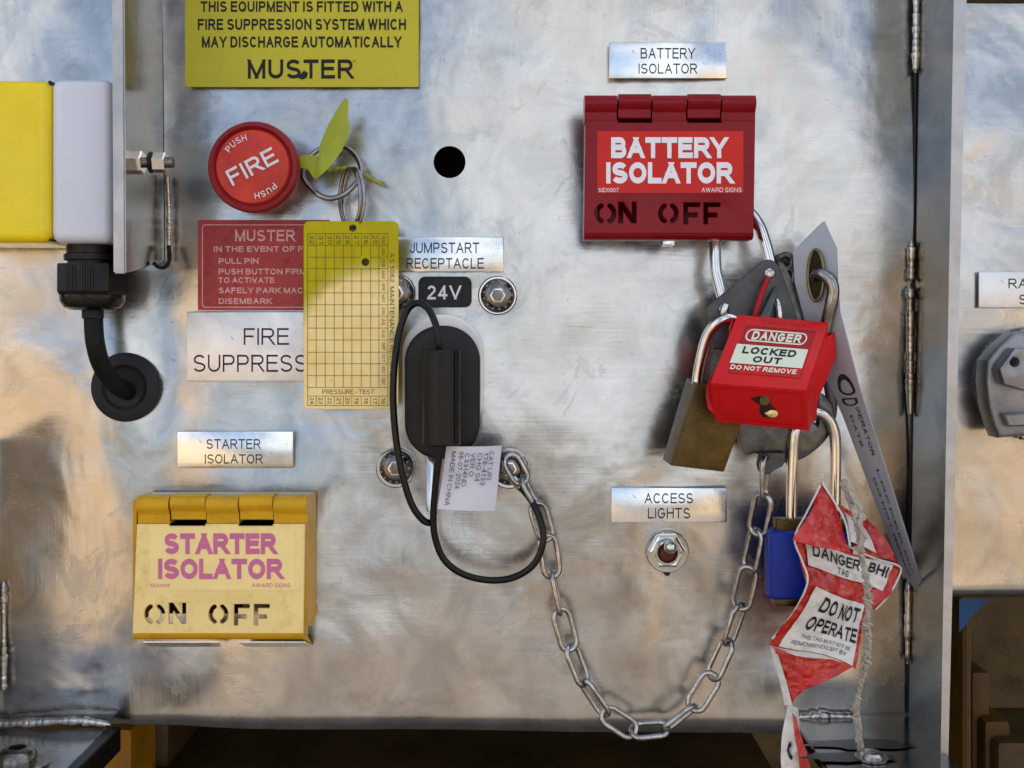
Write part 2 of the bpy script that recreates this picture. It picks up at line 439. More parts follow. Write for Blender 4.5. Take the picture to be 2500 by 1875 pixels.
# glyph: (width, [strokes]); strokes on the unit box, y up; 'd' strokes are cut level at their ends
FONT = {
 'A': (.80, [('d', [(0, 0), (.5, 1)]), ('d', [(1, 0), (.5, 1)]), ('s', [(.2, .34), (.8, .34)])]),
 'B': (.72, [('s', [(0, 0), (0, 1)]), ('s', [(0, 1), (.62, 1)] + arc(.62, .76, .30, .24, 90, -90) + [(0, .52)]), ('s', [(0, .52), (.68, .52)] + arc(.68, .26, .32, .26, 90, -90) + [(0, 0)])]),
 'C': (.78, [('s', arc(.5, .5, .5, .5, 38, 322, 20))]),
 'D': (.78, [('s', [(0, 0), (0, 1)]), ('s', [(0, 1), (.5, 1)] + arc(.5, .5, .5, .5, 90, -90, 14) + [(0, 0)])]),
 'E': (.66, [('s', [(0, 0), (0, 1)]), ('s', [(0, 1), (1, 1)]), ('s', [(0, .53), (.92, .53)]), ('s', [(0, 0), (1.03, 0)])]),
 'F': (.62, [('s', [(0, 0), (0, 1)]), ('s', [(0, 1), (1, 1)]), ('s', [(0, .51), (.88, .51)])]),
 'G': (.82, [('s', arc(.5, .5, .5, .5, 40, 330, 20) + [(.95, .45)]), ('s', [(.56, .47), (.98, .47)])]),
 'H': (.74, [('s', [(0, 0), (0, 1)]), ('s', [(1, 0), (1, 1)]), ('s', [(0, .53), (1, .53)])]),
 'I': (.0, [('s', [(.5, 0), (.5, 1)])]),
 'J': (.50, [('s', [(1, 1), (1, .28)] + arc(.5, .28, .5, .28, 0, -180))]),
 'K': (.76, [('s', [(0, 0), (0, 1)]), ('d', [(0, .36), (.92, 1)]), ('d', [(.32, .56), (1, 0)])]),
 'L': (.58, [('s', [(0, 0), (0, 1)]), ('s', [(0, 0), (1.03, 0)])]),
 'M': (.90, [('s', [(0, 0), (0, 1)]), ('s', [(1, 0), (1, 1)]), ('d', [(0, 1), (.5, 0)]), ('d', [(1, 1), (.5, 0)])]),
 'N': (.76, [('s', [(0, 0), (0, 1)]), ('s', [(1, 0), (1, 1)]), ('d', [(0, 1), (1, 0)])]),
 'O': (.84, [('s', arc(.5, .5, .5, .5, 0, 360, 28))]),
 'P': (.70, [('s', [(0, 0), (0, 1)]), ('s', [(0, 1), (.66, 1)] + arc(.66, .73, .34, .27, 90, -90) + [(0, .46)])]),
 'Q': (.84, [('s', arc(.5, .5, .5, .5, 0, 360, 28)), ('d', [(.6, .26), (1.02, -.02)])]),
 'R': (.76, [('s', [(0, 0), (0, 1)]), ('s', [(0, 1), (.64, 1)] + arc(.64, .74, .32, .26, 90, -90) + [(0, .48)]), ('d', [(.52, .48), (1, 0)])]),
 'S': (.72, [('s', arc(.5, .745, .46, .255, 25, 180, 10) + [(.08, .62), (.25, .54), (.75, .46), (.95, .36)] + arc(.5, .27, .5, .27, 0, -158, 12)[0:])]),
 'T': (.70, [('s', [(.5, 0), (.5, 1)]), ('s', [(-.03, 1), (1.03, 1)])]),
 'U': (.74, [('s', [(0, 1), (0, .36)] + arc(.5, .36, .5, .36, 180, 360, 12) + [(1, 1)])]),
 'V': (.76, [('d', [(0, 1), (.5, 0)]), ('d', [(1, 1), (.5, 0)])]),
 'W': (1.10, [('d', [(0, 1), (.25, 0)]), ('d', [(.25, 0), (.5, 1)]), ('d', [(.5, 1), (.75, 0)]), ('d', [(.75, 0), (1, 1)])]),
 'X': (.74, [('d', [(0, 1), (1, 0)]), ('d', [(0, 0), (1, 1)])]),
 'Y': (.76, [('d', [(0, 1), (.5, .42)]), ('d', [(1, 1), (.5, .42)]), ('s', [(.5, 0), (.5, .46)])]),
 'Z': (.68, [('s', [(0, 1), (1, 1)]), ('s', [(0, 0), (1, 0)]), ('d', [(0, 0), (1, 1)])]),
 '0': (.52, [('s', arc(.5, .5, .5, .5, 0, 360, 24))]),
 '1': (.30, [('s', [(.8, 0), (.8, 1)]), ('d', [(0, .74), (.8, 1)])]),
 '2': (.52, [('s', arc(.5, .72, .47, .28, 165, -20, 10) + [(.55, .38), (.12, .12), (.04, 0)]), ('s', [(0, 0), (1, 0)])]),
 '3': (.52, [('s', arc(.48, .75, .42, .25, 160, -90, 10) + [(.4, .5)]), ('s', [(.4, .53)] + arc(.5, .27, .5, .27, 90, -165, 12))]),
 '4': (.54, [('s', [(.74, 0), (.74, 1)]), ('d', [(0, .28), (.70, 1)]), ('s', [(-.04, .26), (1.04, .26)])]),
 '5': (.52, [('s', [(.14, 1), (.92, 1)]), ('s', [(.16, 1), (.06, .50)] + arc(.5, .31, .5, .31, 130, -160, 12))]),
 '6': (.52, [('s', arc(.5, .31, .5, .31, 0, 360, 18)), ('s', [(0, .32), (.03, .62)] + arc(.52, .66, .48, .34, 165, 35, 8))]),
 '7': (.52, [('s', [(0, 1), (1, 1)]), ('d', [(.3, 0), (1, .97)])]),
 '8': (.52, [('s', arc(.5, .27, .5, .27, 0, 360, 18)), ('s', arc(.5, .77, .43, .23, 0, 360, 18))]),
 '9': (.52, [('s', arc(.5, .69, .5, .31, 0, 360, 18)), ('s', [(1, .68), (.97, .38)] + arc(.48, .34, .48, .34, -15, -145, 8))]),
 '-': (.28, [('s', [(0, .42), (1, .42)])]),
 '(': (.20, [('s', [(1, 1.1), (.3, .85), (0, .5), (.3, .1), (1, -.15)])]),
 ')': (.20, [('s', [(0, 1.1), (.7, .85), (1, .5), (.7, .1), (0, -.15)])]),
 'o': (.5, [('s', arc(.5, .5, .5, .5, 0, 360, 12))]),
 ' ': (.18, []),
}
def text(s, x0, y0, x1, y1, h, bold=0.0, rot=0, space=1.0, mapf=None, aspect=None):
    """lettering filling the px box; bold: stroke weight as a share of cap height; rot in degrees counter-clockwise about the box centre"""
    sw = bold if bold > .05 else .125
    Hh = abs(y1 - y0); Wd = abs(x1 - x0)
    if mapf: Hh, Wd = 1.0, (aspect or len(s) * .85)
    sp = (.13 + .30 * sw) * space
    adv = sum(FONT[c][0] for c in s); fixed = len([c for c in s if c != ' ']) * sw
    natural = adv + sp * (len(s) - 1) + fixed
    total = Wd / Hh
    swx = sw * min(1.15, max(.75, total / natural))
    k = (total - len([c for c in s if c != ' ']) * swx) / (adv + sp * (len(s) - 1)) if adv + sp * (len(s) - 1) > 0 else 1
    vs, fs, zo = [], [], []
    x = 0.0; lay = 0
    for ch in s:
        w, strokes = FONT[ch]; w *= k
        if ch == ' ': x += w + sp * k; continue
        ox = x + swx / 2
        X_ = lambda p: ox + p[0] * w
        Y_ = lambda p: sw / 2 + p[1] * (1 - sw)
        for typ, pts in strokes:
            q = []
            for i, p in enumerate(pts):
                if i and len(pts) < 4:
                    for t in (1 / 3, 2 / 3): q.append((X_(pts[i - 1]) * (1 - t) + X_(p) * t, Y_(pts[i - 1]) * (1 - t) + Y_(p) * t))
                q.append((X_(p), Y_(p)))
            cyc = len(q) > 6 and math.dist(q[0], q[-1]) < 1e-4
            if not cyc and typ == 's':        # run ends out to the full cap height or corner
                for e, f in ((0, 1), (-1, -2)):
                    d = (q[e][0] - q[f][0], q[e][1] - q[f][1]); l = math.hypot(*d) or 1
                    if len(pts) < 4 or abs(d[0]) < 1e-6 or abs(d[1]) < 1e-6:
                        ext = (sw / 2 if abs(d[1]) > abs(d[0]) else swx / 2)
                        if abs(d[0]) < 1e-6 and .05 < pts[e][1] < .95: ext = 0
                        q[e] = (q[e][0] + d[0] / l * ext, q[e][1] + d[1] / l * ext)
            if typ == 'd':
                d0 = (q[-1][0] - q[0][0], q[-1][1] - q[0][1]); l0 = math.hypot(*d0)
                cosv = abs(d0[1]) / l0
                if cosv > .45:
                    ey = sw / 2 / (d0[1] if d0[1] else 1)
                    g0 = pts[0][1]; g1 = pts[-1][1]
                    if g0 in (0, 1): q[0] = (q[0][0] - d0[0] * abs(ey), q[0][1] - d0[1] * abs(ey))
                    if g1 in (0, 1): q[-1] = (q[-1][0] + d0[0] * abs(ey), q[-1][1] + d0[1] * abs(ey))
                    hw = swx / 2 / cosv * .97
                    L = [(a - hw, b) for a, b in q]; R_ = [(a + hw, b) for a, b in q]
                else:
                    nx, ny = -d0[1] / l0, d0[0] / l0
                    L = [(a + nx * sw / 2, b + ny * sw / 2) for a, b in q]; R_ = [(a - nx * sw / 2, b - ny * sw / 2) for a, b in q]
            else:
                L, R_ = [], []; n = len(q)
                for i in range(n):
                    a = q[i - 1] if i else (q[-2] if cyc else q[0]); c = q[i + 1] if i < n - 1 else (q[1] if cyc else q[-1]); b = q[i]
                    d1 = (b[0] - a[0], b[1] - a[1]); d2 = (c[0] - b[0], c[1] - b[1])
                    l1 = math.hypot(*d1); l2 = math.hypot(*d2)
                    if l1 < 1e-9: d1, l1 = d2, l2
                    if l2 < 1e-9: d2, l2 = d1, l1
                    n1 = (-d1[1] / l1, d1[0] / l1); n2 = (-d2[1] / l2, d2[0] / l2)
                    m_ = (n1[0] + n2[0], n1[1] + n2[1]); ml = m_[0] * n1[0] + m_[1] * n1[1]
                    ml = max(ml, .5)
                    mx, my = m_[0] / ml, m_[1] / ml
                    L.append((b[0] + mx * swx / 2, b[1] + my * sw / 2)); R_.append((b[0] - mx * swx / 2, b[1] - my * sw / 2))
            base = len(vs); n = len(q)
            vs += L + R_; zo += [lay] * (2 * n); lay += 1
            fs += [(base + i, base + n + i, base + n + i + 1, base + i + 1) for i in range(n - 1)]
        x += w + swx + sp * k
    cx, cy = (x0 + x1) / 2, (y0 + y1) / 2; a = math.radians(rot); out = []
    for (X, Y), z in zip(vs, zo):
        fx, fy = X / total, 1 - Y
        if mapf: p = mapf(fx, fy)
        else:
            dx, dy = (fx - .5) * (x1 - x0), (.5 - fy) * (y1 - y0)
            p = at(cx + dx * math.cos(a) - dy * math.sin(a), cy - (dx * math.sin(a) + dy * math.cos(a)), h)
        p = p.copy(); p.y -= z * 2e-6
        out.append(p)
    return mesh('text', out, fs)
def letter(parent, mat, items, name='lettering'):
    me = join([text(*i[:6], **(i[6] if len(i) > 6 else {})) for i in items])
    for p in me.polygons: p.use_smooth = False
    return obj(name, me, mat, parent, fin=False)
def bilin(c):
    """c: four (px,py,h) TL TR BR BL -> function (u right, v down)"""
    q = [at(*p) for p in c]
    return lambda a, b: (q[0] * (1 - a) + q[1] * a) * (1 - b) + (q[3] * (1 - a) + q[2] * a) * b
def weld(pts, rpx, step=7, seed=0):
    P = smooth_path([at(*p) for p in pts], 4)
    L = sum((P[i + 1] - P[i]).length for i in range(len(P) - 1))
    n = max(int(L * 5000 / step), 3)
    # resample
    def s_at(t):
        d = t * L
        for i in range(len(P) - 1):
            l = (P[i + 1] - P[i]).length
            if d <= l or i == len(P) - 2: return P[i].lerp(P[i + 1], min(d / max(l, 1e-9), 1))
            d -= l
    path = [s_at(i / (n * 6)) for i in range(n * 6 + 1)]
    rnd = random.Random(seed); amp = [rnd.uniform(.65, 1.25) for _ in range(n + 2)]
    def rf(t):
        x = t * n; k = int(x); f = x - k
        e = min(1, 4 * t * n / 3 + .3, 4 * (1 - t) * n / 3 + .3)
        return u(rpx) * amp[k] * (1.05 - .2 * f * f) * e
    me = sweep(path, rf, 12)
    return me

# ================================================================ SETTING
# ground in front of the machine: sunlit red dirt
def ground():
    vs, fs = [], []; nx = 90
    X = [(-1 if i < nx / 2 else 1) * (abs(i - nx / 2) / (nx / 2)) ** 3 * 900 for i in range(nx + 1)]
    for j in range(nx + 1):
        for i in range(nx + 1):
            x, y = X[i], X[j]
            r = math.hypot(x, y)
            z = -1.25 + (noise.noise(Vector((x * .25, y * .25, 0))) * .12 if r < 60 else 0)
            vs.append((x, y, z))
    for j in range(nx):
        for i in range(nx):
            a = j * (nx + 1) + i; fs.append((a, a + 1, a + nx + 2, a + nx + 1))
    return mesh('ground', vs, fs)
M['dirt'] = paint('red dirt', (.15, .13, .112, 1), .9, .3, 1.5, .3, dirt=((.22, .19, .165, 1), .6))
obj('ground', ground(), M['dirt'], kind='structure', origin=(0, 0, 0))

# ochre reflector bank, unseen, added for warm reflections in the panel
def added_bank(bx=-7.2, by=-10, bh=4.6):
    vs, fs = [], []; n = 40
    for j in range(n + 1):
        for i in range(n + 1):
            a, b = i / n * 2 - 1, j / n * 2 - 1; x, y = bx + a * 5.2, by + b * 4.2
            g = max(0, 1 - a * a) * max(0, 1 - b * b)
            vs.append((x, y, -1.4 + bh * g ** .8 + noise.noise(Vector((x, y, 2))) * .5 * g))
    for j in range(n):
        for i in range(n):
            a = j * (n + 1) + i; fs.append((a, a + 1, a + n + 2, a + n + 1))
    return mesh('added_bank', vs, fs)
M['ochre'] = paint('ochre reflector', (.32, .24, .155, 1), .9, .35, 1.2, .3, dirt=((.24, .18, .13, 1), .7))
obj('reflector_bank', added_bank(), M['ochre'], kind='structure', origin=(0, 0, 0))
obj('reflector_bank', added_bank(6.8, -11.5, 4.4), M['ochre'], kind='structure', origin=(0, 0, 0))  # second unseen bank, added to warm the right side

# the machine behind the panel: big body that puts the panel in shade, with an opening below
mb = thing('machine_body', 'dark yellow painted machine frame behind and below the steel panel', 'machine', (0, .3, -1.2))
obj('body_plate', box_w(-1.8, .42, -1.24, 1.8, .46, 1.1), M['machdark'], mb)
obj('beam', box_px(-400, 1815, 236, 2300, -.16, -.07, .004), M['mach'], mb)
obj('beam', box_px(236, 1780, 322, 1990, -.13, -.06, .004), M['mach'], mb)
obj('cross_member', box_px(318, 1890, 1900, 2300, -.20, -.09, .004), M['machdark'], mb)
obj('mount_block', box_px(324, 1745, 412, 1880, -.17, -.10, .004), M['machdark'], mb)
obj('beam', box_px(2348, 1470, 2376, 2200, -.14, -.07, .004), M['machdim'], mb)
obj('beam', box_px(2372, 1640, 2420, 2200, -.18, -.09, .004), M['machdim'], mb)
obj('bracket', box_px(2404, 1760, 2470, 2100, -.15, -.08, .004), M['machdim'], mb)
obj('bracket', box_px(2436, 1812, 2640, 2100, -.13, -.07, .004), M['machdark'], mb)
obj('hole_dark_box', box_px(940, 240, 1260, 560, -.16, -.06), M['darkrec'], mb)  # black box added to darken the open hole
obj('shade_top', box_w(-1.8, -.02, .42, 1.8, .42, .46), M['machdark'], mb)  # unseen top, added so the space behind the panel is shaded
obj('side_plate', box_w(-1.8, 0.02, -1.24, -1.76, .42, .42), M['machdark'], mb)
obj('side_plate', box_w(1.76, 0.02, -1.24, 1.8, .42, .42), M['machdark'], mb)
obj('blue_cover', hull_px([(2342, 1462, -.05), (2420, 1462, -.05), (2376, 1500, -.05), (2342, 1545, -.05)],
                          [(2342, 1462, -.07), (2420, 1462, -.07), (2376, 1500, -.07), (2342, 1545, -.07)]), M['bluepaint'], mb)

# main panel: thin sheet pulled slightly out of flat by welding
# dents placed to steer bright and dark reflections: centre, half widths (px), height
REFLECTION_DENTS = [(1390, 1010, 130, 80, .0010), (300, 860, 120, 110, .0010), (1600, 1480, 120, 160, -.0012), (1640, 1120, 100, 80, -.0007),
         (860, 1480, 140, 110, -.0009), (1180, 560, 190, 120, .0012), (1980, 1650, 110, 60, .0014), (170, 1700, 120, 40, .0012), (1450, 330, 120, 200, -.0008)]
def panel_h(px, py):
    v = Vector((px / 520.0, py / 520.0, 3.1))
    h = noise.noise(v) * .0046
    h += noise.noise(Vector((px / 230.0, py / 280.0, 9.7))) * .0013
    h += noise.noise(Vector((px / 110.0, py / 140.0, 4.2))) * .00028
    for cx, cy, sx, sy, a in REFLECTION_DENTS: h += a * math.exp(-((px - cx) / sx) ** 2 - ((py - cy) / sy) ** 2)
    # pulled in along the welded right corner and bottom roll
    h -= .0012 * math.exp(-((px - 2237) / 110) ** 2)
    h -= .0020 * math.exp(-((px - 400) / 90) ** 2)
    h -= .005 * max(0, (py - 1742) / 50) ** 2 if py > 1742 else 0
    return h
def sheet(x0, y0, x1, yb, nx, ny, hf, thick=.003, hole=None):
    vs, fs = [], []
    for j in range(ny + 1):
        for i in range(nx + 1):
            px = x0 + (x1 - x0) * i / nx; yb_ = yb(px); py = y0 + (yb_ - y0) * j / ny
            h = hf(px, py); p = at(px, py, 0); vs.append((p.x, -h, p.z))
    for j in range(ny):
        for i in range(nx):
            a = j * (nx + 1) + i; fs.append((a, a + nx + 1, a + nx + 2, a + 1))
    me = mesh('sheet', vs, fs)
    o = bpy.data.objects.new('tmp', me); COL.objects.link(o)
    s = o.modifiers.new('s', 'SOLIDIFY'); s.thickness = thick; s.offset = -1
    if hole:
        c = lathe([(hole[2] / 5000, -.02), (hole[2] / 5000, .02)], 40); p = at(hole[0], hole[1], 0)
        c.transform(Matrix.Translation((p.x, 0, p.z)))
        finish(c, False)
        co = bpy.data.objects.new('cut', c); COL.objects.link(co)
        b = o.modifiers.new('b', 'BOOLEAN'); b.operation = 'DIFFERENCE'; b.object = co; b.solver = 'EXACT'
    bpy.context.view_layer.update()
    r = bpy.data.meshes.new_from_object(o.evaluated_get(bpy.context.evaluated_depsgraph_get()))
    bpy.data.objects.remove(o)
    if hole: bpy.data.objects.remove(co)
    return r
main = obj('sheet_metal_panel', sheet(-260, -700, 2238, lambda x: 1783 + (x - 300) * .0135 if x > 300 else 1779, 250, 230, panel_h, hole=(1098, 397, 39)),
           M['panel'], label='large ground stainless steel panel carrying the isolators, labels and round open hole', cat='panel')
def panel2_h(px, py):
    return noise.noise(Vector((px / 260.0, py / 300.0, 21.0))) * .0024 - (.006 * ((py - 1435) / 30) ** 2 if py > 1435 else 0)
obj('sheet_metal_panel', sheet(2300, 8, 2900, lambda x: 1466, 60, 140, panel2_h), M['panel'],
    label='second stainless panel to the right of the upright divider, cut off by the frame', cat='panel')

# right divider
dv = thing('divider_plate', 'tall upright stainless divider plate stitch welded to the right side of the panel', 'divider', at(2237, 900, .02))
def divider():
    f = [(2340 + (y - 0) * -.0 , y) for y in ()]
    rows = []
    for y in range(-700, 2300, 100):
        t = y / 1875.0
        xb = 2241 - 26 * t; xf = 2330 - 36 * t; xe = 2362 - 50 * t
        rows.append((xb, xf, xe, y))
    vs, fs = [], []
    for xb, xf, xe, y in rows:
        hf = .050
        yy = VY + (y - VY) * D / (D - hf)          # same world height at the front edge
        k = (D - hf) / D
        b = at(xb, y, 0); f1 = at(xf, yy, hf); f2 = at(xe, yy, hf); b2 = Vector((b.x + (f2.x - f1.x), -0.0, b.z))
        b2.y = 0.006; bb = Vector((b.x, .006, b.z))
        vs += [bb, f1, f2, b2]
    for i in range(len(rows) - 1):
        a = i * 4
        for k in range(4): fs.append((a + k, a + (k + 1) % 4, a + 4 + (k + 1) % 4, a + 4 + k))
    fs.append((0, 1, 2, 3)); n = len(vs); fs.append((n - 4, n - 3, n - 2, n - 1))
    me = mesh('divider', vs, fs)
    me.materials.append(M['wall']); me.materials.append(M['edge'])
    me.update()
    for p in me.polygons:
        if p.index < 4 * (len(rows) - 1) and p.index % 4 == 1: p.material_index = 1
    return me
obj('plate', divider(), None, dv, ang=20)
for k, (ya, yb, x0, x1) in enumerate(((-30, 178, 2238, 2236), (588, 690, 2226, 2224), (700, 1018, 2222, 2222), (1412, 1620, 2218, 2216))):
    obj('weld_bead', weld([(x0, ya, .003), ((x0 + x1) / 2, (ya + yb) / 2, .003), (x1, yb, .003)], 9, 15 if k < 3 else 26, k), M['weld'], dv)

obj('corner_gap', sweep([at(2242, -300, .0006), at(2227, 900, .0006), at(2216, 1740, .0006)], .0006, 8), M['oilblack'], dv)
# left bracket plate with its welds
br = thing('bracket_plate', 'stainless bracket plate standing out of the panel beside the yellow and white box', 'bracket', at(400, 300, .02))
def bracket():
    vs = []
    hf = .056
    def fr(y): return VY + (y - VY) * D / (D - hf)
    ys = [-700, 655]
    b0, b1 = at(391, -700, -.002), at(402, 640, -.002)
    f0, f1 = at(298, fr(-700), hf), at(307, 668, hf)
    f1b = at(305, 655, hf)
    t = Vector((u(31, hf), 0, 0))
    vs = [b0, f0, f1, b1]; vs += [v - t for v in vs]
    me = mesh('bracket', vs, [(0, 1, 2, 3), (7, 6, 5, 4), (1, 5, 6, 2), (0, 4, 5, 1), (2, 6, 7, 3), (3, 7, 4, 0)])
    bm = bmesh.new(); bm.from_mesh(me); bmesh.ops.recalc_face_normals(bm, faces=bm.faces)
    bmesh.ops.bevel(bm, geom=bm.edges[:], offset=.0007, segments=2, affect='EDGES'); bm.to_mesh(me); bm.free()
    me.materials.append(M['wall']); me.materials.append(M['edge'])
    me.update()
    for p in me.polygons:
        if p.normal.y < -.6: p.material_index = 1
    return me
obj('plate', bracket(), None, br, ang=20)
obj('weld_bead', weld([(409, 425, .003), (413, 520, .003), (412, 636, .003)], 6, 8, 11), M['weld'], br)
obj('weld_bead', tube([(412, 600, .006), (414, 634, .008), (403, 652, .012), (388, 652, .016), (376, 643, .02)], 5), M['oilblack'], br)

# shelf plates along the bottom, welded to the panel
def shelf(name, label, loopxy, y_wall, parts_parent=None, hmax=.075):
    pass
sl = thing('shelf_plate', 'stainless shelf plate jutting forward at the lower left below the panel', 'shelf', at(120, 1775, .02))
def slab(xl0, xr0, xl1, xr1, yw, h1, th=.005, droop=0):
    """horizontal plate at the panel height yw reaching out to h1; x given on the panel (0) and world-shifted front (1)"""
    z = at(0, yw, 0).z
    X = lambda px: (px - VX) / 5000.0
    a = [(X(xl0), .002, z), (X(xr0), .002, z), (X(xr1), -h1, z - droop), (X(xl1), -h1, z - droop)]
    b = [(p[0], p[1], p[2] - th) for p in a]
    me = mesh('slab', a + b, [(0, 1, 2, 3), (7, 6, 5, 4), (0, 4, 5, 1), (1, 5, 6, 2), (2, 6, 7, 3), (3, 7, 4, 0)])
    bm = bmesh.new(); bm.from_mesh(me); bmesh.ops.recalc_face_normals(bm, faces=bm.faces)
    bmesh.ops.bevel(bm, geom=bm.edges[:], offset=.0006, segments=2, affect='EDGES'); bm.to_mesh(me); bm.free()
    return me
obj('plate', slab(-300, 262, -300, 262, 1780, .11), M['panel'], sl)
obj('edge_strip', slab(263, 292, 263, 290, 1777, .11, .012), M['oilblack'], sl)
obj('weld_bead', weld([(-20, 1768, .003), (100, 1763, .004), (200, 1760, .004), (270, 1770, .003)], 10, 16, 21), M['weld'], sl)
bt = thing('bolt', 'button head bolt with washer on the lower left shelf plate', 'bolt', at(45, 1850, .03))
def up_lathe(px, py, h, prof, sides=40):
    me = lathe(prof, sides); me.transform(Matrix.Rotation(-PI / 2, 4, 'X')); p = at(px, py, h)
    me.transform(Matrix.Translation(p)); return me
zs = at(0, 1780, 0).z
def on_shelf(px, h): p = at(px, VY + (1780 - VY) * D / (D - h), h); return p
pz = on_shelf(42, .045)
me = lathe([(.0095, 0), (.0105, .0008), (.0105, .0016), (.002, .0018)], 40); me.transform(Matrix.Rotation(-PI / 2, 4, 'X')); me.transform(Matrix.Translation(pz + Vector((.004, 0, 0))))
obj('washer', me, M['zinc'], bt)
me = lathe([(.0085, .001), (.0088, .002), (.0082, .0048), (.0066, .0068), (.0044, .0078), (.0036, .0078), (.0036, .0055), (.0005, .005)], 40)
me.transform(Matrix.Rotation(-PI / 2, 4, 'X')); me.transform(Matrix.Translation(pz))
obj('head', me, M['screw'], bt)

sr = thing('shelf_plate', 'dull oily stainless shelf at the lower right between danger tag and divider', 'shelf', at(2080, 1775, .02))
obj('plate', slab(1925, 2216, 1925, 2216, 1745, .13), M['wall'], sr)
obj('weld_bead', weld([(1935, 1752, .003), (2000, 1748, .004), (2090, 1750, .004)], 13, 20, 31), M['weld'], sr)
random.seed(3)
ol = []
for (px_, h_, r_) in ((2100, .040, .016), (2070, .056, .013)):
    c_ = at(px_, VY + (1745 - VY) * D / (D - h_), h_)
    ring_ = [c_ + Vector((r_ * 1.5 * math.cos(a) * (1 + .45 * noise.noise(Vector((math.cos(a) * 2, math.sin(a) * 2, px_)))), r_ * .42 * math.sin(a) * (1 + .5 * noise.noise(Vector((math.cos(a) * 2, px_, math.sin(a) * 2)))), .0006 + len(ol) * .0002)) for a in [2 * PI * k / 40 for k in range(40)]]
    ol.append(mesh('oil', ring_, [tuple(range(40))]))
obj('oil_stain', join(ol), paint('wet black oil', (.02, .018, .015, 1), .12, .2, 80, .02), sr, fin=False)
fp = thing('side_plate', 'narrow strip of stainless side plate with a weld at the lower left edge', 'plate', at(0, 1400, .02))
obj('plate', box_w(at(-20, 0, 0).x, -.07, at(0, 1776, 0).z, at(4, 0, 0).x, .004, at(0, 1080, 0).z, .0006), M['wall'], fp)
obj('weld_bead', weld([(8, 1420, .003), (9, 1560, .003), (8, 1690, .003)], 8, 17, 44), M['weld'], fp)
b2 = thing('bolt', 'bright bolt head at the bottom edge on the lower right shelf', 'bolt', at(2120, 1860, .04))
pz = at(2128, VY + (1745 - VY) * D / (D - .056), .056)
me = lathe([(.0068, 0), (.0072, .0005), (.0072, .0011), (.005, .0012), (.005, .002), (.004, .003), (.002, .0034), (.0004, .0034)], 40)
me.transform(Matrix.Rotation(-PI / 2, 4, 'X')); me.transform(Matrix.Translation(pz)); obj('head', me, M['zinc'], b2)

# ================================================================ SIGNS AND LABELS
def plate_label(label, x0, y0, x1, y1, lines, mat='label', ink='ink2', bev=.0009, h=.0016, bold=.14, group='engraved steel labels', h0=0.0):
    t = obj('engraved_label', shape2d([rect(x0, y0, x1, y1)], h0, h0 + h, bev, res=1), M[mat], label=label, cat='label', group=None)
    letter(t, M[ink], [(s, a, b, c, d, h0 + h + .00012, dict(bold=bold)) for s, a, b, c, d in lines])
    return t
H0 = .0022       # labels sit proud of the slightly wavy sheet
plate_label('small engraved steel label reading BATTERY ISOLATOR above the red cover', 1487, 102, 1775, 192,
            [('BATTERY', 1564, 117, 1697, 143), ('ISOLATOR', 1559, 155, 1702, 180)], h0=H0)
plate_label('small engraved steel label reading STARTER ISOLATOR above the yellow cover', 432, 1053, 716, 1143,
            [('STARTER', 504, 1072, 636, 1096), ('ISOLATOR', 500, 1109, 641, 1132)], h0=H0)
plate_label('small engraved steel label reading ACCESS LIGHTS above the toggle switch', 1492, 1190, 1775, 1276,
            [('ACCESS', 1574, 1204, 1692, 1229), ('LIGHTS', 1582, 1240, 1685, 1266)], h0=H0)
plate_label('engraved steel label reading JUMPSTART RECEPTACLE above the 24V badge', 950, 578, 1230, 664,
            [('JUMPSTART', 1001, 592, 1170, 618), ('RECEPTACLE', 992, 630, 1181, 656)], h0=H0)
plate_label('large pale label reading FIRE SUPPRESSION partly behind the hanging yellow card', 455, 761, 848, 931,
            [('FIRE', 595, 801, 705, 842), ('SUPPRESSION', 472, 866, 836, 908)], mat='labelw', ink='inkp', bold=.115, h0=H0)
plate_label('pale engraved label on the second panel, cut off by the right frame edge', 2389, 663, 2674, 752,
            [('RA', 2462, 680, 2508, 704), ('S', 2488, 719, 2506, 743)], mat='labelw', h0=H0)

ys = obj('warning_sign', shape2d([rect(452, -260, 1022, 212, 2)], .0020, .0030), M['sign_y'],
         label='yellow fire suppression warning sign with black lettering at the top', cat='sign')
B = dict(bold=.20)
letter(ys, M['ink'], [('THIS EQUIPMENT IS FITTED WITH A', 490, 3, 983, 29, .0031, B), ('FIRE SUPPRESSION SYSTEM WHICH', 483, 46, 991, 73, .0031, B),
                      ('MAY DISCHARGE AUTOMATICALLY', 493, 89, 980, 116, .0031, B), ('MUSTER', 605, 145, 862, 192, .0031, dict(bold=.19)),
                      ('o', 862, 146, 868, 152, .0031)])
me = mesh('flame', [at(727, 190, .0033), at(742, 172, .0033), at(752, 178, .0033), at(748, 190, .0033), at(738, 194, .0033)], [(0, 1, 2, 3, 4)])
obj('flame_mark', me, M['ink'], ys, fin=False)

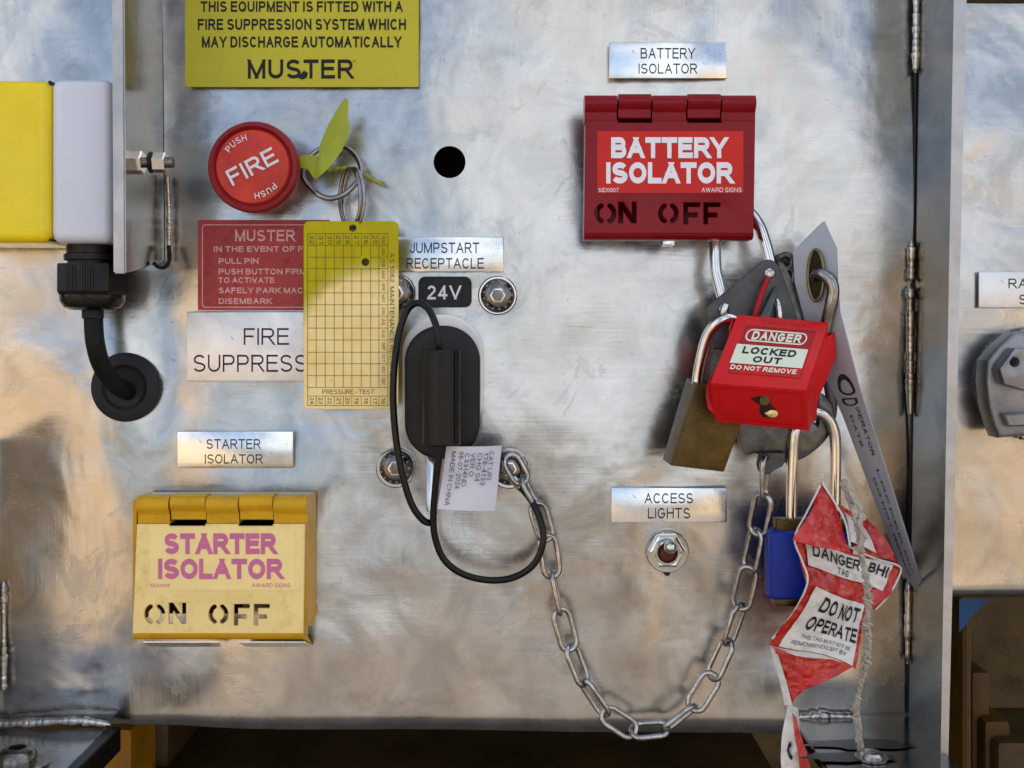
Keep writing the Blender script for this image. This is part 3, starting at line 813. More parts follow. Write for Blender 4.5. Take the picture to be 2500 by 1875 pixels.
rs = obj('instruction_sticker', shape2d([rect(483, 537, 805, 757, 3)], .0020, .0027), M['red_stk'],
         label='crazed red instruction sticker under the round fire button, half behind the yellow card', cat='sticker')
b1 = dict(bold=.19)
letter(rs, M['pink_print'], [('MUSTER', 574, 561, 720, 589, .0028, dict(bold=.18)), ('IN THE EVENT OF FIRE', 522, 601, 778, 615, .0028, b1),
       ('PULL PIN', 534, 630, 631, 644, .0028, b1), ('PUSH BUTTON FIRMLY', 534, 656, 776, 670, .0028, b1), ('TO ACTIVATE', 533, 677, 670, 691, .0028, b1),
       ('SAFELY PARK MACHINE', 534, 702, 790, 716, .0028, b1), ('DISEMBARK', 534, 728, 664, 742, .0028, b1),
       ('-', 522, 637, 529, 639, .0028), ('-', 522, 662, 529, 664, .0028), ('-', 522, 709, 529, 711, .0028), ('-', 522, 735, 529, 737, .0028)])
obj('border_line', shape2d([rect(493, 548, 797, 751, 8), rect(495, 550, 795, 749, 7)], .0026, .0028), M['pink_print'], rs)

vb = obj('voltage_badge', shape2d([rect(1021, 675, 1151, 750, 17)], H0, .0036, .0005), M['rubber'],
         label='small black rounded badge reading 24V', cat='badge')
letter(vb, M['white_print'], [('24V', 1043, 697, 1126, 731, .0037, dict(bold=.17))])

# ================================================================ FIRE BUTTON
fb = thing('fire_button', 'round red FIRE push button with PUSH printed twice on its face', 'button', at(616, 406, 0))
me = lathe_at(616, 406, [(92, 0), (92, .018), (108, .0195), (112, .022), (112, .0255), (108, .0275), (99, .028), (94, .0265), (92, .0258)], 72)
obj('collar', me, M['red_btn'], fb)
bb = lathe([(.014, 0), (.0145, .002), (.0145, .017), (.010, .018)], 40); p = at(640, 430, .01); bb.transform(Matrix.Translation((p.x, 0, p.z)))
obj('boss', bb, paint('tarnished brass boss', lin(120, 105, 40), .4, .2, 80), fb)
disc = obj('disc', lathe_at(616, 406, [(92, .020), (91, .0262), (88, .0268), (20, .0274)], 64), M['red_disc'], fb)
R = 28
items = [('FIRE', 551, 386, 679, 427, .0278, dict(bold=.17, rot=R))]
def arc_text(s, cx, cy, rad, a_mid, step, w, hh, h, flip):
    out = []
    n = len(s)
    for i, ch in enumerate(s):
        k = (i - (n - 1) / 2)
        a = a_mid - k * step if not flip else a_mid + k * step * -1
        ar = math.radians(a); x = cx + rad * math.cos(ar); y = cy - rad * math.sin(ar)
        out.append((ch, x - w / 2, y - hh / 2, x + w / 2, y + hh / 2, h, dict(bold=.16, rot=a - 90)))
    return out
items += arc_text('PUSH', 616, 406, 72, 90 + R + 7, 12.5, 12, 15, .0278, False)
items += arc_text('PUSH', 616, 406, 72, 270 + R, 12.5, 12, 15, .0278, False)
letter(disc, M['white_print'], items)

# pull pin ring, split ring, seal
def z2(X, Y): return (450 + X * .2712, 180 + Y * .2712)
pr_pts = [(1060, 860), (1068, 930), (1125, 1015), (1210, 1090), (1310, 1122), (1420, 1095), (1510, 1025), (1580, 940), (1590, 840), (1540, 735), (1450, 665), (1330, 640), (1200, 690), (1100, 780)]
hs = [.014, .015, .016, .018, .019, .019, .018, .016, .014, .012, .011, .011, .012, .013]
obj('pull_ring', tube([(*z2(*p), h) for p, h in zip(pr_pts, hs)], 6.5, 6, True), M['darksteel'],
    label='round steel pull pin ring beside the fire button', cat='ring')
sg = thing('split_ring', 'narrow double split ring holding the yellow record card', 'ring', at(859, 478, .015))
for k, (dx, dh) in enumerate(((-4, .013), (5, .017))):
    obj('coil', tube([(859 + dx + 25 * math.cos(a), 484 + 73 * math.sin(a), dh + .005 * math.cos(a)) for a in [2 * PI * i / 16 for i in range(16)]], 4.6, 4, True), M['darksteel'], sg)
sealt = thing('plastic_seal', 'lime green plastic seal flag pointing up beside the fire button', 'seal', at(780, 400, .02))
leaf = [(1168, 960), (1205, 760), (1218, 640), (1300, 450), (1380, 310), (1448, 213), (1478, 240), (1474, 420), (1488, 470), (1484, 520), (1455, 610), (1420, 690), (1350, 790), (1290, 860), (1240, 905)]
fr = [(*z2(*p), .020 + .006 * i / 14) for i, p in enumerate(leaf)]
bk = [(a, b, h - .0012) for a, b, h in fr]
obj('flag', hull_px(fr, bk, .0003), M['lime'], sealt)
st_ = [(1000, 770), (1050, 735), (1120, 725), (1215, 745), (1250, 800), (1215, 930), (1165, 945), (1110, 860), (1040, 850), (1000, 840)]
fr = [(*z2(*p), .0195) for p in st_]; bk = [(a, b, .0165) for a, b, h in fr]
obj('stem', hull_px(fr, bk, .0006), M['lime'], sealt)
obj('strap_tail', tube([(*z2(1290, 870), .012), (*z2(1400, 850), .012), (*z2(1520, 860), .011), (*z2(1640, 920), .01), (*z2(1790, 1008), .009)],
                       lambda t: 4.2 + 1.6 * math.sin(t * 44), 14, False, 10), M['lime'], sealt)

# ================================================================ RECORD CARD
HC = .0205
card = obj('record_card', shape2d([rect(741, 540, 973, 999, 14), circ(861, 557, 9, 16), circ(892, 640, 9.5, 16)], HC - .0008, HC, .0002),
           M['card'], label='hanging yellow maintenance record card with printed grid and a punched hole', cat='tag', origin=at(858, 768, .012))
gx = [751, 772, 794, 816, 838, 859, 882, 905, 925, 947]; gy = [570, 599, 628, 656, 686, 715, 744, 772, 801, 830, 860, 888, 917, 946, 967, 990]
gl = []
def line(x0, y0, x1, y1, w=1.2, h=HC + .0001):
    return mesh('l', [at(x0 - (w / 2 if x0 == x1 else 0), y0 - (w / 2 if y0 == y1 else 0), h), at(x1 + (w / 2 if x0 == x1 else 0), y0 - (w / 2 if y0 == y1 else 0), h),
                      at(x1 + (w / 2 if x0 == x1 else 0), y1 + (w / 2 if y0 == y1 else 0), h), at(x0 - (w / 2 if x0 == x1 else 0), y1 + (w / 2 if y0 == y1 else 0), h)], [(0, 1, 2, 3)])
for x in gx:
    gl.append(line(x, 570, x, 625) if x == 882 else line(x, 570, x, 946)); gl.append(line(x, 967, x, 990))
gl.append(line(882, 655, 882, 946))
gl += [line(751, 946, 751, 967), line(947, 946, 947, 967)]
for y in gy:
    if y == 628: gl.append(line(751, y, 880, y)); gl.append(line(904, y, 947, y))
    else: gl.append(line(751, y, 947, y))
obj('grid_lines', join(gl), M['tag_grid'], card, fin=False)
it = []
def vtext(s, cx, cy, length, hh, rot=-90, bold=.01): return (s, cx - length / 2, cy - hh / 2, cx + length / 2, cy + hh / 2, HC + .00012, dict(rot=rot, bold=bold))
for i, yv in enumerate(('32', '31', '30', '29', '28', '27', '26', '25')): it.append(vtext(yv, (gx[i] + gx[i + 1]) / 2, 585, 22, 11))
it.append(vtext('YEAR', 936, 585, 22, 8))
for i, mm in enumerate(('JAN', 'FEB', 'MAR', 'APR', 'MAY', 'JUN', 'JUL', 'AUG', 'SEP', 'OCT', 'NOV', 'DEC')): it.append(vtext(mm, 936, (gy[i + 1] + gy[i + 2]) / 2, 19, 8))
for i, yv in enumerate(('24', '23', '22', '21', '20', '19', '18', '17', '16')): it.append(vtext(yv, (gx[i] + gx[i + 1]) / 2, 978.5, 15, 10))
it.append(vtext('AS 5062  MAINTENANCE RECORD', 957, 770, 305, 11))
it.append(('PRESSURE - TEST', 787, 951, 913, 962, HC + .00012, dict(bold=.01)))
letter(card, M['tag_grid'], it)

# ================================================================ SCREWS
def screw(px, py, label):
    t = thing('button_head_screw', label, 'screw', at(px, py, 0), 'screws holding the receptacle')
    obj('washer', lathe_at(px, py, [(48, .0005), (48, .003), (45, .0038), (41, .0038)], 56), M['chrome'], t)
    hd = obj('head', lathe_at(px, py, [(42, .003), (42.5, .0045), (40, .0062), (34, .0078), (25, .0088), (18.5, .0090)], 56), M['screw'], t)
    dots = []
    for k in range(13):
        a = 2 * PI * k / 13
        d = lathe([(.0006, -.0004), (.0006, .0003), (.0002, .0004)], 8); p = at(px + 34 * math.cos(a), py + 34 * math.sin(a), .0079); d.transform(Matrix.Translation(p)); dots.append(d)
    obj('marking', join(dots), M['screw'], hd, kind='stuff')
    obj('socket', lathe_at(px, py, [(18.5, .0070), (19, .0092), (15, .0094), (12, .0080), (9, .0072), (1, .0072)], 6), M['chrome'], t, ang=20)
screw(1215, 721, 'button head screw with shiny washer to the right of the 24V badge')
screw(966, 715, 'button head screw left of the 24V badge, mostly behind the yellow card')
screw(965, 1144, 'button head screw left of the black cap, crossed by the thin cable')
screw(1243, 1146, 'button head screw where the chain starts, beside the white paper label')

# ================================================================ RECEPTACLE, CAP, CABLE
rc = thing('jumpstart_receptacle', 'pale round flange and black oval cap under the 24V badge', 'receptacle', at(1083, 930, 0))
obj('flange', shape2d([rect(982, 768, 1180, 1068, 96, 14)], .0, .010, .0012), M['ringw'], rc)
obj('cap', shape2d([rect(987, 795, 1171, 1122, 88, 16)], .0105, .0235, .0018, res=2), M['cap'], rc)
hn = thing('ferrite_core', 'black cylinder clamped upright on the thin black cable', 'cylinder', at(1078, 970, .03))
def vcyl(px, y0, y1, rpx, h, bev=.0006, sides=40):
    a, b = at(px, y0, h), at(px, y1, h); L = a.z - b.z; r = u(rpx, h)
    me = lathe([(r * .45, 0), (r - bev, 0), (r, bev), (r, L - bev), (r - bev, L), (r * .45, L)], sides)
    me.transform(Matrix.Rotation(-PI / 2, 4, 'X')); me.transform(Matrix.Translation(b)); return me
obj('shell', vcyl(1078, 853, 1086, 47, .036), paint('satin black ferrite sleeve', lin(10, 10, 12), .40, .2, 60, .1, spec=.35), hn)
obj('seam', box_px(1112, 860, 1114, 1080, .0385, .0425), M['cable'], hn)
cb = thing('thin_cable', 'thin black cable looping past the cylinder and down to the chain screw', 'cable', at(1078, 1100, .03))
obj('cable', tube([(1074, 862, .036), (1068, 815, .037), (1060, 782, .035), (1043, 751, .03), (1019, 740, .027), (995, 757, .025), (975, 809, .026), (963, 891, .028), (960, 988, .029),
      (972, 1108, .029), (1000, 1219, .028), (1032, 1269, .026), (1060, 1278, .024)], 8.2, 10), M['cable'], cb)
obj('cable', tube([(1077, 1078, .036), (1070, 1130, .034), (1063, 1190, .031), (1058, 1258, .028), (1062, 1311, .026), (1083, 1364, .024), (1125, 1399, .022), (1188, 1416, .02), (1250, 1411, .02),
      (1298, 1383, .021), (1322, 1340, .022), (1325, 1291, .021), (1304, 1233, .017), (1272, 1190, .012)], 8.2, 10), M['cable'], cb)
obj('ring_terminal', tube([(1274, 1192, .0125), (1262, 1180, .0105), (1252, 1168, .0095)], 11, 4), M['chrome'], cb)
obj('metal_strap', hull_px([(1043, 1115, .014), (1062, 1115, .014), (1058, 1250, .018), (1041, 1248, .018)], [(1043, 1115, .012), (1062, 1115, .012), (1058, 1250, .016), (1041, 1248, .016)], .0002),
    M['chrome'], label='narrow steel strap hanging below the black cap', cat='strap')
# paper label round the cable
def warp(me, amp, sc_=40):
    for v in me.vertices:
        v.co.y += noise.noise(v.co * sc_) * amp
def patch(c, nu, nv, amp=0, sc_=60, curl=None, seed=0):
    f = bilin(c); vs, fs = [], []
    for j in range(nv + 1):
        for i in range(nu + 1):
            p = f(i / nu, j / nv)
            if curl: p.y += curl(i / nu, j / nv)
            if sc_ == 90: p = crumple(p, seed if seed > 3 else 1, amp)
            else: p.y += noise.noise(p * sc_ + Vector((seed, 0, 0))) * amp
            vs.append(p)
    for j in range(nv):
        for i in range(nu):
            a = j * (nu + 1) + i; fs.append((a, a + nu + 1, a + nu + 2, a + 1))
    return mesh('patch', vs, fs)
def thick(me, t=.0003):
    bm = bmesh.new(); bm.from_mesh(me); bmesh.ops.recalc_face_normals(bm, faces=bm.faces)
    bmesh.ops.solidify(bm, geom=bm.faces[:], thickness=t); bm.to_mesh(me); bm.free(); return me
pc = [(1090, 1089, .033), (1225, 1088, .024), (1209, 1247, .026), (1068, 1243, .031)]
pl_curl = lambda a, b: -.003 * math.sin(PI * a) + .001 * b
pl = obj('paper_label', thick(patch(pc, 14, 10, .0012, 60, pl_curl)), M['paper'], label='white paper tag folded round the cable with print reading MADE IN CHINA', cat='tag')
fpc = bilin(pc)
def pmap(u0, v0, u1, v1, rot=True):
    def f(a, b):       # text runs downwards: a along v, b across u (right to left)
        uu = u1 - (b) * (u1 - u0); vv = v0 + a * (v1 - v0)
        p = fpc(uu, vv); p.y += pl_curl(uu, vv) - .0011 ; p.y += noise.noise(p * 60) * 0
        return p
    return f
its = []
for s, uc, v0, v1 in (('CAT (JP)', .83, .08, .52), ('178-4133', .73, .10, .60), ('CHG 04', .625, .10, .54), ('VER O', .51, .10, .46), ('C3314ND', .40, .10, .62), ('06-07-2024', .29, .08, .66), ('MADE IN CHINA', .155, .08, .93)):
    its.append((s, 0, 0, 1, 1, 0, dict(mapf=pmap(uc - .04, v0, uc + .04, v1), bold=.012)))
letter(pl, M['inkb'], its)

# ================================================================ ISOLATOR COVERS
def stroke(pts, w):
    """closed outline of a round ended open stroke"""
    L, Rr = [], []
    n = len(pts)
    for i, (x, y) in enumerate(pts):
        a = pts[max(i - 1, 0)]; b = pts[min(i + 1, n - 1)]
        dx, dy = b[0] - a[0], b[1] - a[1]; l = math.hypot(dx, dy) or 1; nx, ny = -dy / l, dx / l
        L.append((x + nx * w / 2, y + ny * w / 2)); Rr.append((x - nx * w / 2, y - ny * w / 2))
    def cap(p, q, ctr):
        a0 = math.atan2(p[1] - ctr[1], p[0] - ctr[0]); return [(ctr[0] + w / 2 * math.cos(a0 - PI * k / 4), ctr[1] + w / 2 * math.sin(a0 - PI * k / 4)) for k in (1, 2, 3)]
    return L + cap(L[-1], Rr[-1], pts[-1]) + Rr[::-1] + cap(Rr[0], L[0], pts[0])
def stencil(x, y, ch, w, hh, sw):
    """cut-out loops of one stencil letter with box x..x+w, y..y+hh"""
    if ch == 'O':
        out = []
        for s in (-1, 1):
            cx, cy = x + w / 2, y + hh / 2; pts = []
            for k in range(9):
                a = math.radians(-62 + 124 * k / 8)
                pts.append((cx + s * (w / 2 - sw / 2) * (math.cos(a) * 1.0) , cy + (hh / 2 - sw / 2) * math.sin(a) * 1.08))
            out.append(stroke(pts, sw))
        return out
    if ch == 'N':
        s = sw
        return [[(x, y), (x + s * 1.05, y), (x + w - s, y + hh - s * 1.9), (x + w - s, y), (x + w, y), (x + w, y + hh), (x + w - s * 1.05, y + hh), (x + s, y + s * 1.9), (x + s, y + hh), (x, y + hh)]]
    if ch == 'F':
        s = sw
        return [[(x, y), (x + w - 2, y), (x + w, y + s / 2), (x + w - 2, y + s), (x + s, y + s), (x + s, y + hh * .47), (x + w * .78, y + hh * .47), (x + w * .82, y + hh * .47 + s / 2), (x + w * .78, y + hh * .47 + s),
                 (x + s, y + hh * .47 + s), (x + s, y + hh - 2), (x + s / 2, y + hh), (x, y + hh - 2)]]
def half_round(x0, x1, y0, y1, h_back, h_front, rpx=16, drop=None):
    """hinge knuckle: rounded top bulge over a sloping skirt, extruded along x"""
    a, b = at(x0, y0, h_front), at(x1, y1, h_front)
    H = a.z - b.z; pr = []
    r = H * .30
    zt = a.z
    for k in range(9):
        an = math.radians(-90 + 180 * k / 8)          # from back top round to front
        pass
    pts = [(h_back, zt - .0008), (h_back + .001, zt)]
    cyl_h = h_front - r
    for k in range(7):
        an = math.radians(90 - 120 * k / 6); pts.append((cyl_h + r * math.cos(an), zt - r + r * math.sin(an)))
    pts += [(h_front - .0026, zt - 2 * r - .0005), (h_front - .0030, b.z + .0004), (h_front - .0036, b.z), (h_back, b.z)]
    n = len(pts)
    vs = [(a.x, -h, z) for h, z in pts] + [(b.x, -h, z) for h, z in pts]
    me = mesh('knuckle', vs, [tuple(range(n)), tuple(range(2 * n - 1, n - 1, -1))] + [(i, (i + 1) % n, n + (i + 1) % n, n + i) for i in range(n)])
    return me
def cover(label, group_, x, y, segs, lid_w, body_mat, lid_mat, stk_mat, let_mat, words, smalls, skew, face_bot, bot, HF, body_right, open_back, name='isolator_cover'):
    """x,y = top left of hinge in px"""
    t = thing(name, label, 'cover', at(x + 200, y + 180, 0))
    x1 = x + lid_w
    # fixed body, hollow box in the wall colours behind the lid
    hb = HF - .0045
    k = D / (D - hb)
    bx0, bx1, by0, by1 = body_right
    X = lambda p: (p - VX) / 5000.0
    Z = lambda p: CZ + (VY - p) / 5000.0
    th = .0018
    obj('side_wall', box_w(X(bx0), -hb, Z(by1), X(bx0) + th, -.0025, Z(by0)), body_mat, t)
    obj('side_wall', box_w(X(bx1) - th, -hb, Z(by1), X(bx1), -.0025, Z(by0)), body_mat, t)
    obj('top_wall', box_w(X(bx0) + th, -hb, Z(by0) - th, X(bx1) - th, -.0025, Z(by0)), M['paleg'] if open_back else body_mat, t)
    obj('back_plate', box_w(X(bx0) + .001, -.0024, Z(by1) - .001, X(bx1) - .001, -.0006, Z(by0) - .001), M['darkrec'] if open_back else body_mat, t)
    # rotary switch seen through the cut letters
    me = lathe([(.016, .0025), (.016, .010), (.013, .013), (.002, .0135)], 36); me.transform(Matrix.Translation((X((bx0 + bx1) / 2 - 40), 0, Z((by0 + by1) / 2 + 60)))); obj('switch_knob', me, M['paint_red'], t)
    # hinge knuckles
    hy1 = y + 74
    for i, (a, b) in enumerate(segs):
        if i % 2 == 0: obj('hinge_knuckle', half_round(a, b, y + 3, hy1 - 4, HF - .011, HF + .0012), body_mat, t)
        else: obj('hinge_knuckle', half_round(a, b, y, hy1 - 14, HF - .011, HF + .0016), body_mat, t)
    lid_loops = [[(x + 2, hy1 - 6), (segs[1][0] - 2, hy1 - 6), (segs[1][0] - 2, hy1 - 1), (segs[1][1] + 2, hy1 - 1), (segs[1][1] + 2, hy1 - 6),
                  (segs[3][0] - 2, hy1 - 6), (segs[3][0] - 2, hy1 - 1), (segs[3][1] + 2, hy1 - 1), (segs[3][1] + 2, hy1 - 6), (x1, hy1 - 6), (x1 - 4 + 0, face_bot), (x + skew, face_bot)]]
    for ch, ax, ay, w, hh in words['cut']: lid_loops += stencil(ax, ay, ch, w, hh, 11)
    lid = obj('lid', shape2d(lid_loops, HF - .0022, HF, .0003), lid_mat, t)
    # rolled lower lip and side returns of the lid
    a0, a1 = at(x + skew, face_bot, HF), at(x1 - 4, face_bot, HF)
    zb = at(x, bot, HF).z
    prof = [(HF, a0.z), (HF - .0003, a0.z - (a0.z - zb) * .4), (HF - .0016, a0.z - (a0.z - zb) * .8), (HF - .0035, zb), (HF - .013, zb), (HF - .013, zb + .001), (HF - .0035, zb + .0012), (HF - .0024, a0.z)]
    n = len(prof)
    me = mesh('lip', [(a0.x, -h, z) for h, z in prof] + [(a1.x, -h, z) for h, z in prof],
              [tuple(range(n)), tuple(range(2 * n - 1, n - 1, -1))] + [(i, (i + 1) % n, n + (i + 1) % n, n + i) for i in range(n)])
    obj('lower_lip', me, body_mat, t, ang=50)
    tl, tr = at(x + 2, hy1 - 4, HF), at(x1, hy1 - 4, HF)
    for s, p0, p1 in ((1, tl, a0), (-1, tr, a1)):
        vs = [(p0.x, -HF + .0023, p0.z), (p0.x, -HF + .012, p0.z), (p1.x, -HF + .012, zb + .0013), (p1.x, -HF + .0023, zb + .0013 + .0006)]
        vs2 = [(v[0] + s * .0016, v[1], v[2]) for v in vs]
        obj('side_return', mesh('ret', vs + vs2, [(0, 1, 2, 3), (7, 6, 5, 4), (0, 4, 5, 1), (1, 5, 6, 2), (2, 6, 7, 3), (3, 7, 4, 0)]), body_mat, t)
    sx0, sy0, sx1, sy1 = words['sticker']
    stk = obj('sticker', shape2d([rect(sx0, sy0, sx1, sy1, 2)], HF + .00002, HF + .00025), stk_mat, t)
    letter(stk, let_mat, [(s, a, b, c, d, HF + .00037, dict(bold=.27, space=.45)) for s, a, b, c, d in words['big']] +
           [(s, a, b, c, d, HF + .00037, dict(bold=.004)) for s, a, b, c, d in smalls])
    return t
cover('dark red hinged cover with a bright red BATTERY ISOLATOR sticker', None, 1428, 226,
      [(1428, 1507), (1511, 1591), (1594, 1677), (1681, 1761), (1764, 1847)], 416, M['paint_red'], M['paint_red'], M['stk_red'], M['stk_white'],
      dict(cut=[('O', 1452, 496, 53, 50), ('N', 1510, 493, 44, 52), ('O', 1607, 496, 50, 50), ('F', 1669, 494, 42, 54), ('F', 1718, 494, 42, 54)],
           sticker=(1458, 320, 1815, 471), big=[('BATTERY', 1492, 335, 1775, 386), ('ISOLATOR', 1480, 396, 1789, 448)]),
      [('SID0007', 1461, 459, 1510, 469), ('AWARD SIGNS', 1713, 458, 1811, 469)], -2, 570, 584, .030, (1440, 1800, 270, 575), False)
cover('mustard yellow hinged cover with glare-painted pink STARTER ISOLATOR lettering', None, 332, 1212,
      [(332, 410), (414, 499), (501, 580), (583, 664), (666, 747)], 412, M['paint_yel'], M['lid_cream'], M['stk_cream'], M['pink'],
      dict(cut=[('O', 351, 1475, 52, 50), ('N', 411, 1472, 43, 52), ('O', 508, 1475, 49, 50), ('F', 570, 1475, 40, 54), ('F', 619, 1475, 40, 54)],
           sticker=(365, 1288, 719, 1440), big=[('STARTER', 401, 1302, 674, 1353), ('ISOLATOR', 386, 1364, 690, 1414)]),
      [('SID0009', 366, 1425, 414, 1434), ('AWARD SIGNS', 615, 1424, 710, 1434)], -9, 1547, 1566, .033, (372, 774, 1199, 1490), True)
# little sill lugs under the covers
obj('latch', box_px(1618, 582, 1647, 600, .016, .024, .0005), M['chrome'], label='tiny bright latch tongue under the dark red cover', cat='latch')
ob = thing('sill_bracket', 'grey bent sill bracket showing beneath the mustard yellow cover', 'bracket', at(560, 1570, .01))
obj('tab', hull_px([(350, 1566, .024), (535, 1566, .024), (540, 1576, .006), (372, 1576, .006)], [(350, 1569, .024), (535, 1569, .024), (540, 1579, .006), (372, 1579, .006)]), M['label'], ob)
obj('tab', hull_px([(580, 1566, .024), (745, 1566, .024), (763, 1576, .006), (600, 1576, .006)], [(580, 1569, .024), (745, 1569, .024), (763, 1579, .006), (600, 1579, .006)]), M['label'], ob)
obj('side_ear', hull_px([(741, 1563, .022), (748, 1562, .022), (764, 1576, .004), (757, 1578, .004)], [(741, 1548, .022), (748, 1548, .022), (762, 1572, .004), (757, 1572, .004)]), M['paint_yel'], ob)
obj('flap', hull_px([(742, 1490, .020), (773, 1484, .004), (773, 1500, .004), (760, 1528, .006), (742, 1530, .018)], [(740, 1490, .018), (771, 1486, .003), (771, 1500, .003), (758, 1526, .004), (740, 1528, .016)]), M['paint_yel'], ob)

# ================================================================ TOGGLE SWITCH
ts = thing('toggle_switch', 'small chrome toggle switch below the ACCESS LIGHTS label', 'switch', at(1630, 1347, 0))
obj('washer', lathe_at(1630, 1347, [(52, .001), (52, .0028), (50, .0034), (40, .0034)], 48), M['toggle'], ts)
obj('nut', lathe_at(1630, 1347, [(46, .003), (46, .0045), (43, .0062), (38, .0066), (30, .0064)], 6), M['toggle'], ts, ang=20)
obj('bushing', lathe_at(1630, 1350, [(32, .004), (32, .010), (29, .0112), (25, .0112), (22, .0095), (10, .0085)], 36), M['toggle'], ts)
obj('boot', lathe_at(1630, 1354, [(24, .0075), (23, .010), (16, .012), (2, .0128)], 32), paint('dark red boot', lin(86, 36, 34), .4), ts)
obj('lever', tube([(1631, 1352, .009), (1634, 1346, .017), (1637, 1336, .026)], lambda t: 8 + 7 * t ** 2, 6), M['toggle'], ts)
me = lathe([(.0002, -.0028), (.0016, -.0024), (.0027, -.001), (.0029, 0), (.0027, .001), (.0016, .0024), (.0002, .0028)], 24); me.transform(Matrix.Translation(at(1637, 1336, .027))); obj('lever_tip', me, M['toggle'], ts, ang=80)
obj('key_tab', lathe_at(1629, 1399, [(8, .0005), (8, .0025), (6, .003)], 12), M['oilblack'], ts)

# ================================================================ CHAIN
ch = thing('steel_chain', 'galvanised steel chain hanging in a loop from the screw to the padlock hasp', 'chain', at(1550, 1500, .01))
cs = [(1262, 1148), (1292, 1200), (1328, 1268), (1342, 1358), (1356, 1448), (1378, 1538), (1407, 1624), (1446, 1706), (1508, 1776), (1585, 1796), (1666, 1760), (1720, 1693), (1760, 1609), (1795, 1526), (1820, 1436), (1838, 1344), (1858, 1256), (1872, 1172)]
rolls = [30, 80, 32, 22, 85, 25, 52, -55, 12, 62, -58, 18, 58, -45, 24, 60, 38, -62]
def link_mesh(p, q, roll, wire=.0013, width=.0043, hh=.0):
    ax = (q - p); L = ax.length; ax.normalize()
    side = ax.cross(Vector((0, -1, 0))).normalized(); nrm = side.cross(ax).normalized()
    a = math.radians(roll); s = side * math.cos(a) + nrm * math.sin(a)
    c = (p + q) / 2; hl = L / 2 + wire * .9; rr = width - wire
    pts = []; st = max(hl - rr, .0005)
    for k in range(9):
        an = -PI / 2 + PI * k / 8; pts.append(c + ax * (st + rr * math.cos(an)) + s * (rr * math.sin(an)))
    for k in range(9):
        an = PI / 2 + PI * k / 8; pts.append(c + ax * (-st + rr * math.cos(an)) + s * (rr * math.sin(an)))
    return sweep(pts, wire, 12, True)
J = [(1243, 1118)] + [((cs[i][0] + cs[i + 1][0]) / 2, (cs[i][1] + cs[i + 1][1]) / 2) for i in range(len(cs) - 1)] + [(1868, 1120)]
for i in range(len(cs)):
    t0 = i / (len(cs) - 1)
    hh = .0125 + .016 * max(0, (t0 - .75) * 4) ** 1.2 * (1 if t0 > .75 else 0)
    t1 = (i + 1) / (len(cs) - 1); hh1 = .0125 + (.016 * max(0, (t1 - .75) * 4) ** 1.2 if t1 > .75 else 0)
    obj('link', link_mesh(at(*J[i], hh), at(*J[i + 1], hh1), rolls[i], width=.0056), M['zinc'], ch)

# ================================================================ LOCKS
# long U shackle out of the red cover
obj('lockout_shackle', tube([(1749, 560, .016), (1746, 610, .017), (1748, 660, .019), (1757, 700, .021), (1768, 740, .023), (1780, 800, .025), (1815, 860, .026), (1870, 850, .026), (1892, 780, .026), (1890, 700, .025), (1881, 640, .023), (1868, 590, .021), (1853, 550, .019), (1830, 520, .016), (1800, 510, .013)], 14, 8),
    M['chrome'], label='thick polished steel shackle hanging out of the dark red cover into the hasp', cat='shackle')
hp = thing('lockout_hasp', 'dark steel lockout hasp with riveted plates behind the red padlock', 'hasp', at(1880, 850, .03))
def z4(X, Y): return (1700 + X * .1808, 500 + Y * .1808)
def z5(X, Y): return (1650 + X * .2412, 750 + Y * .2412)
pl1 = [z4(*p) for p in ((130, 1390), (900, 760), (950, 738), (1010, 740), (1070, 770), (1110, 820), (1150, 900), (1400, 1640), (1420, 1900), (900, 2000), (230, 1950), (190, 1620))]
obj('front_plate', shape2d([pl1, circ(*z4(1005, 925), 10, 16), circ(*z4(370, 1440), 12, 18, ry=18)], .029, .0315, .0004), M['hasp'], hp)
obj('rivet', lathe_at(*z4(1000, 925), [(12, .0305), (12, .033), (9, .0335), (6, .0328), (1, .0325)], 20), M['chrome'], hp)
pl2 = [z4(*p) for p in ((1040, 760), (1130, 790), (1180, 860), (1500, 1650), (1560, 1900), (1300, 1900))]
obj('rear_plate', shape2d([[(x + 8, y - 3) for x, y in pl2]], .024, .0265, .0004), M['hasp2'], hp)
# loops of the hasp joint behind, seen above the lock
obj('jaw', tube([(1892, 640, .02), (1912, 632, .021), (1932, 650, .021), (1940, 690, .021), (1962, 760, .022), (2000, 850, .023), (2022, 930, .025), (2030, 1000, .025), (2010, 1058, .025), (1965, 1100, .026), (1915, 1122, .027)], 13, 6, False, 12, flat=.55), M['hasp'], hp)
obj('hook', tube([(1905, 628, .024), (1920, 622, .025), (1934, 634, .025), (1930, 660, .025)], 8, 6), M['hasp2'], hp)
obj('hook', tube([(1908, 665, .024), (1925, 655, .025), (1938, 668, .025), (1934, 690, .025)], 8, 6), M['hasp2'], hp)
low = [z5(*p) for p in ((600, 1130), (610, 1210), (640, 1300), (655, 1400), (690, 1490), (740, 1495), (790, 1480), (850, 1490), (880, 1500), (1110, 1520), (1240, 1530), (1400, 1440), (1560, 1260), (1610, 1150), (1600, 980), (1500, 880), (1440, 860), (1430, 1000), (1470, 1080), (1440, 1200), (1340, 1100))]
obj('lower_body', shape2d([low], .021, .028, .0012, res=1), M['hasp2'], hp)
tab = [z5(*p) for p in ((850, 1470), (1110, 1470), (1110, 1560), (1080, 1610), (1000, 1650), (950, 1690), (880, 1690), (840, 1660), (820, 1590))]
obj('tab', shape2d([tab, circ(*z5(868, 1598), 5, 14, ry=9)], .0282, .0306, .0004), M['hasp'], hp)
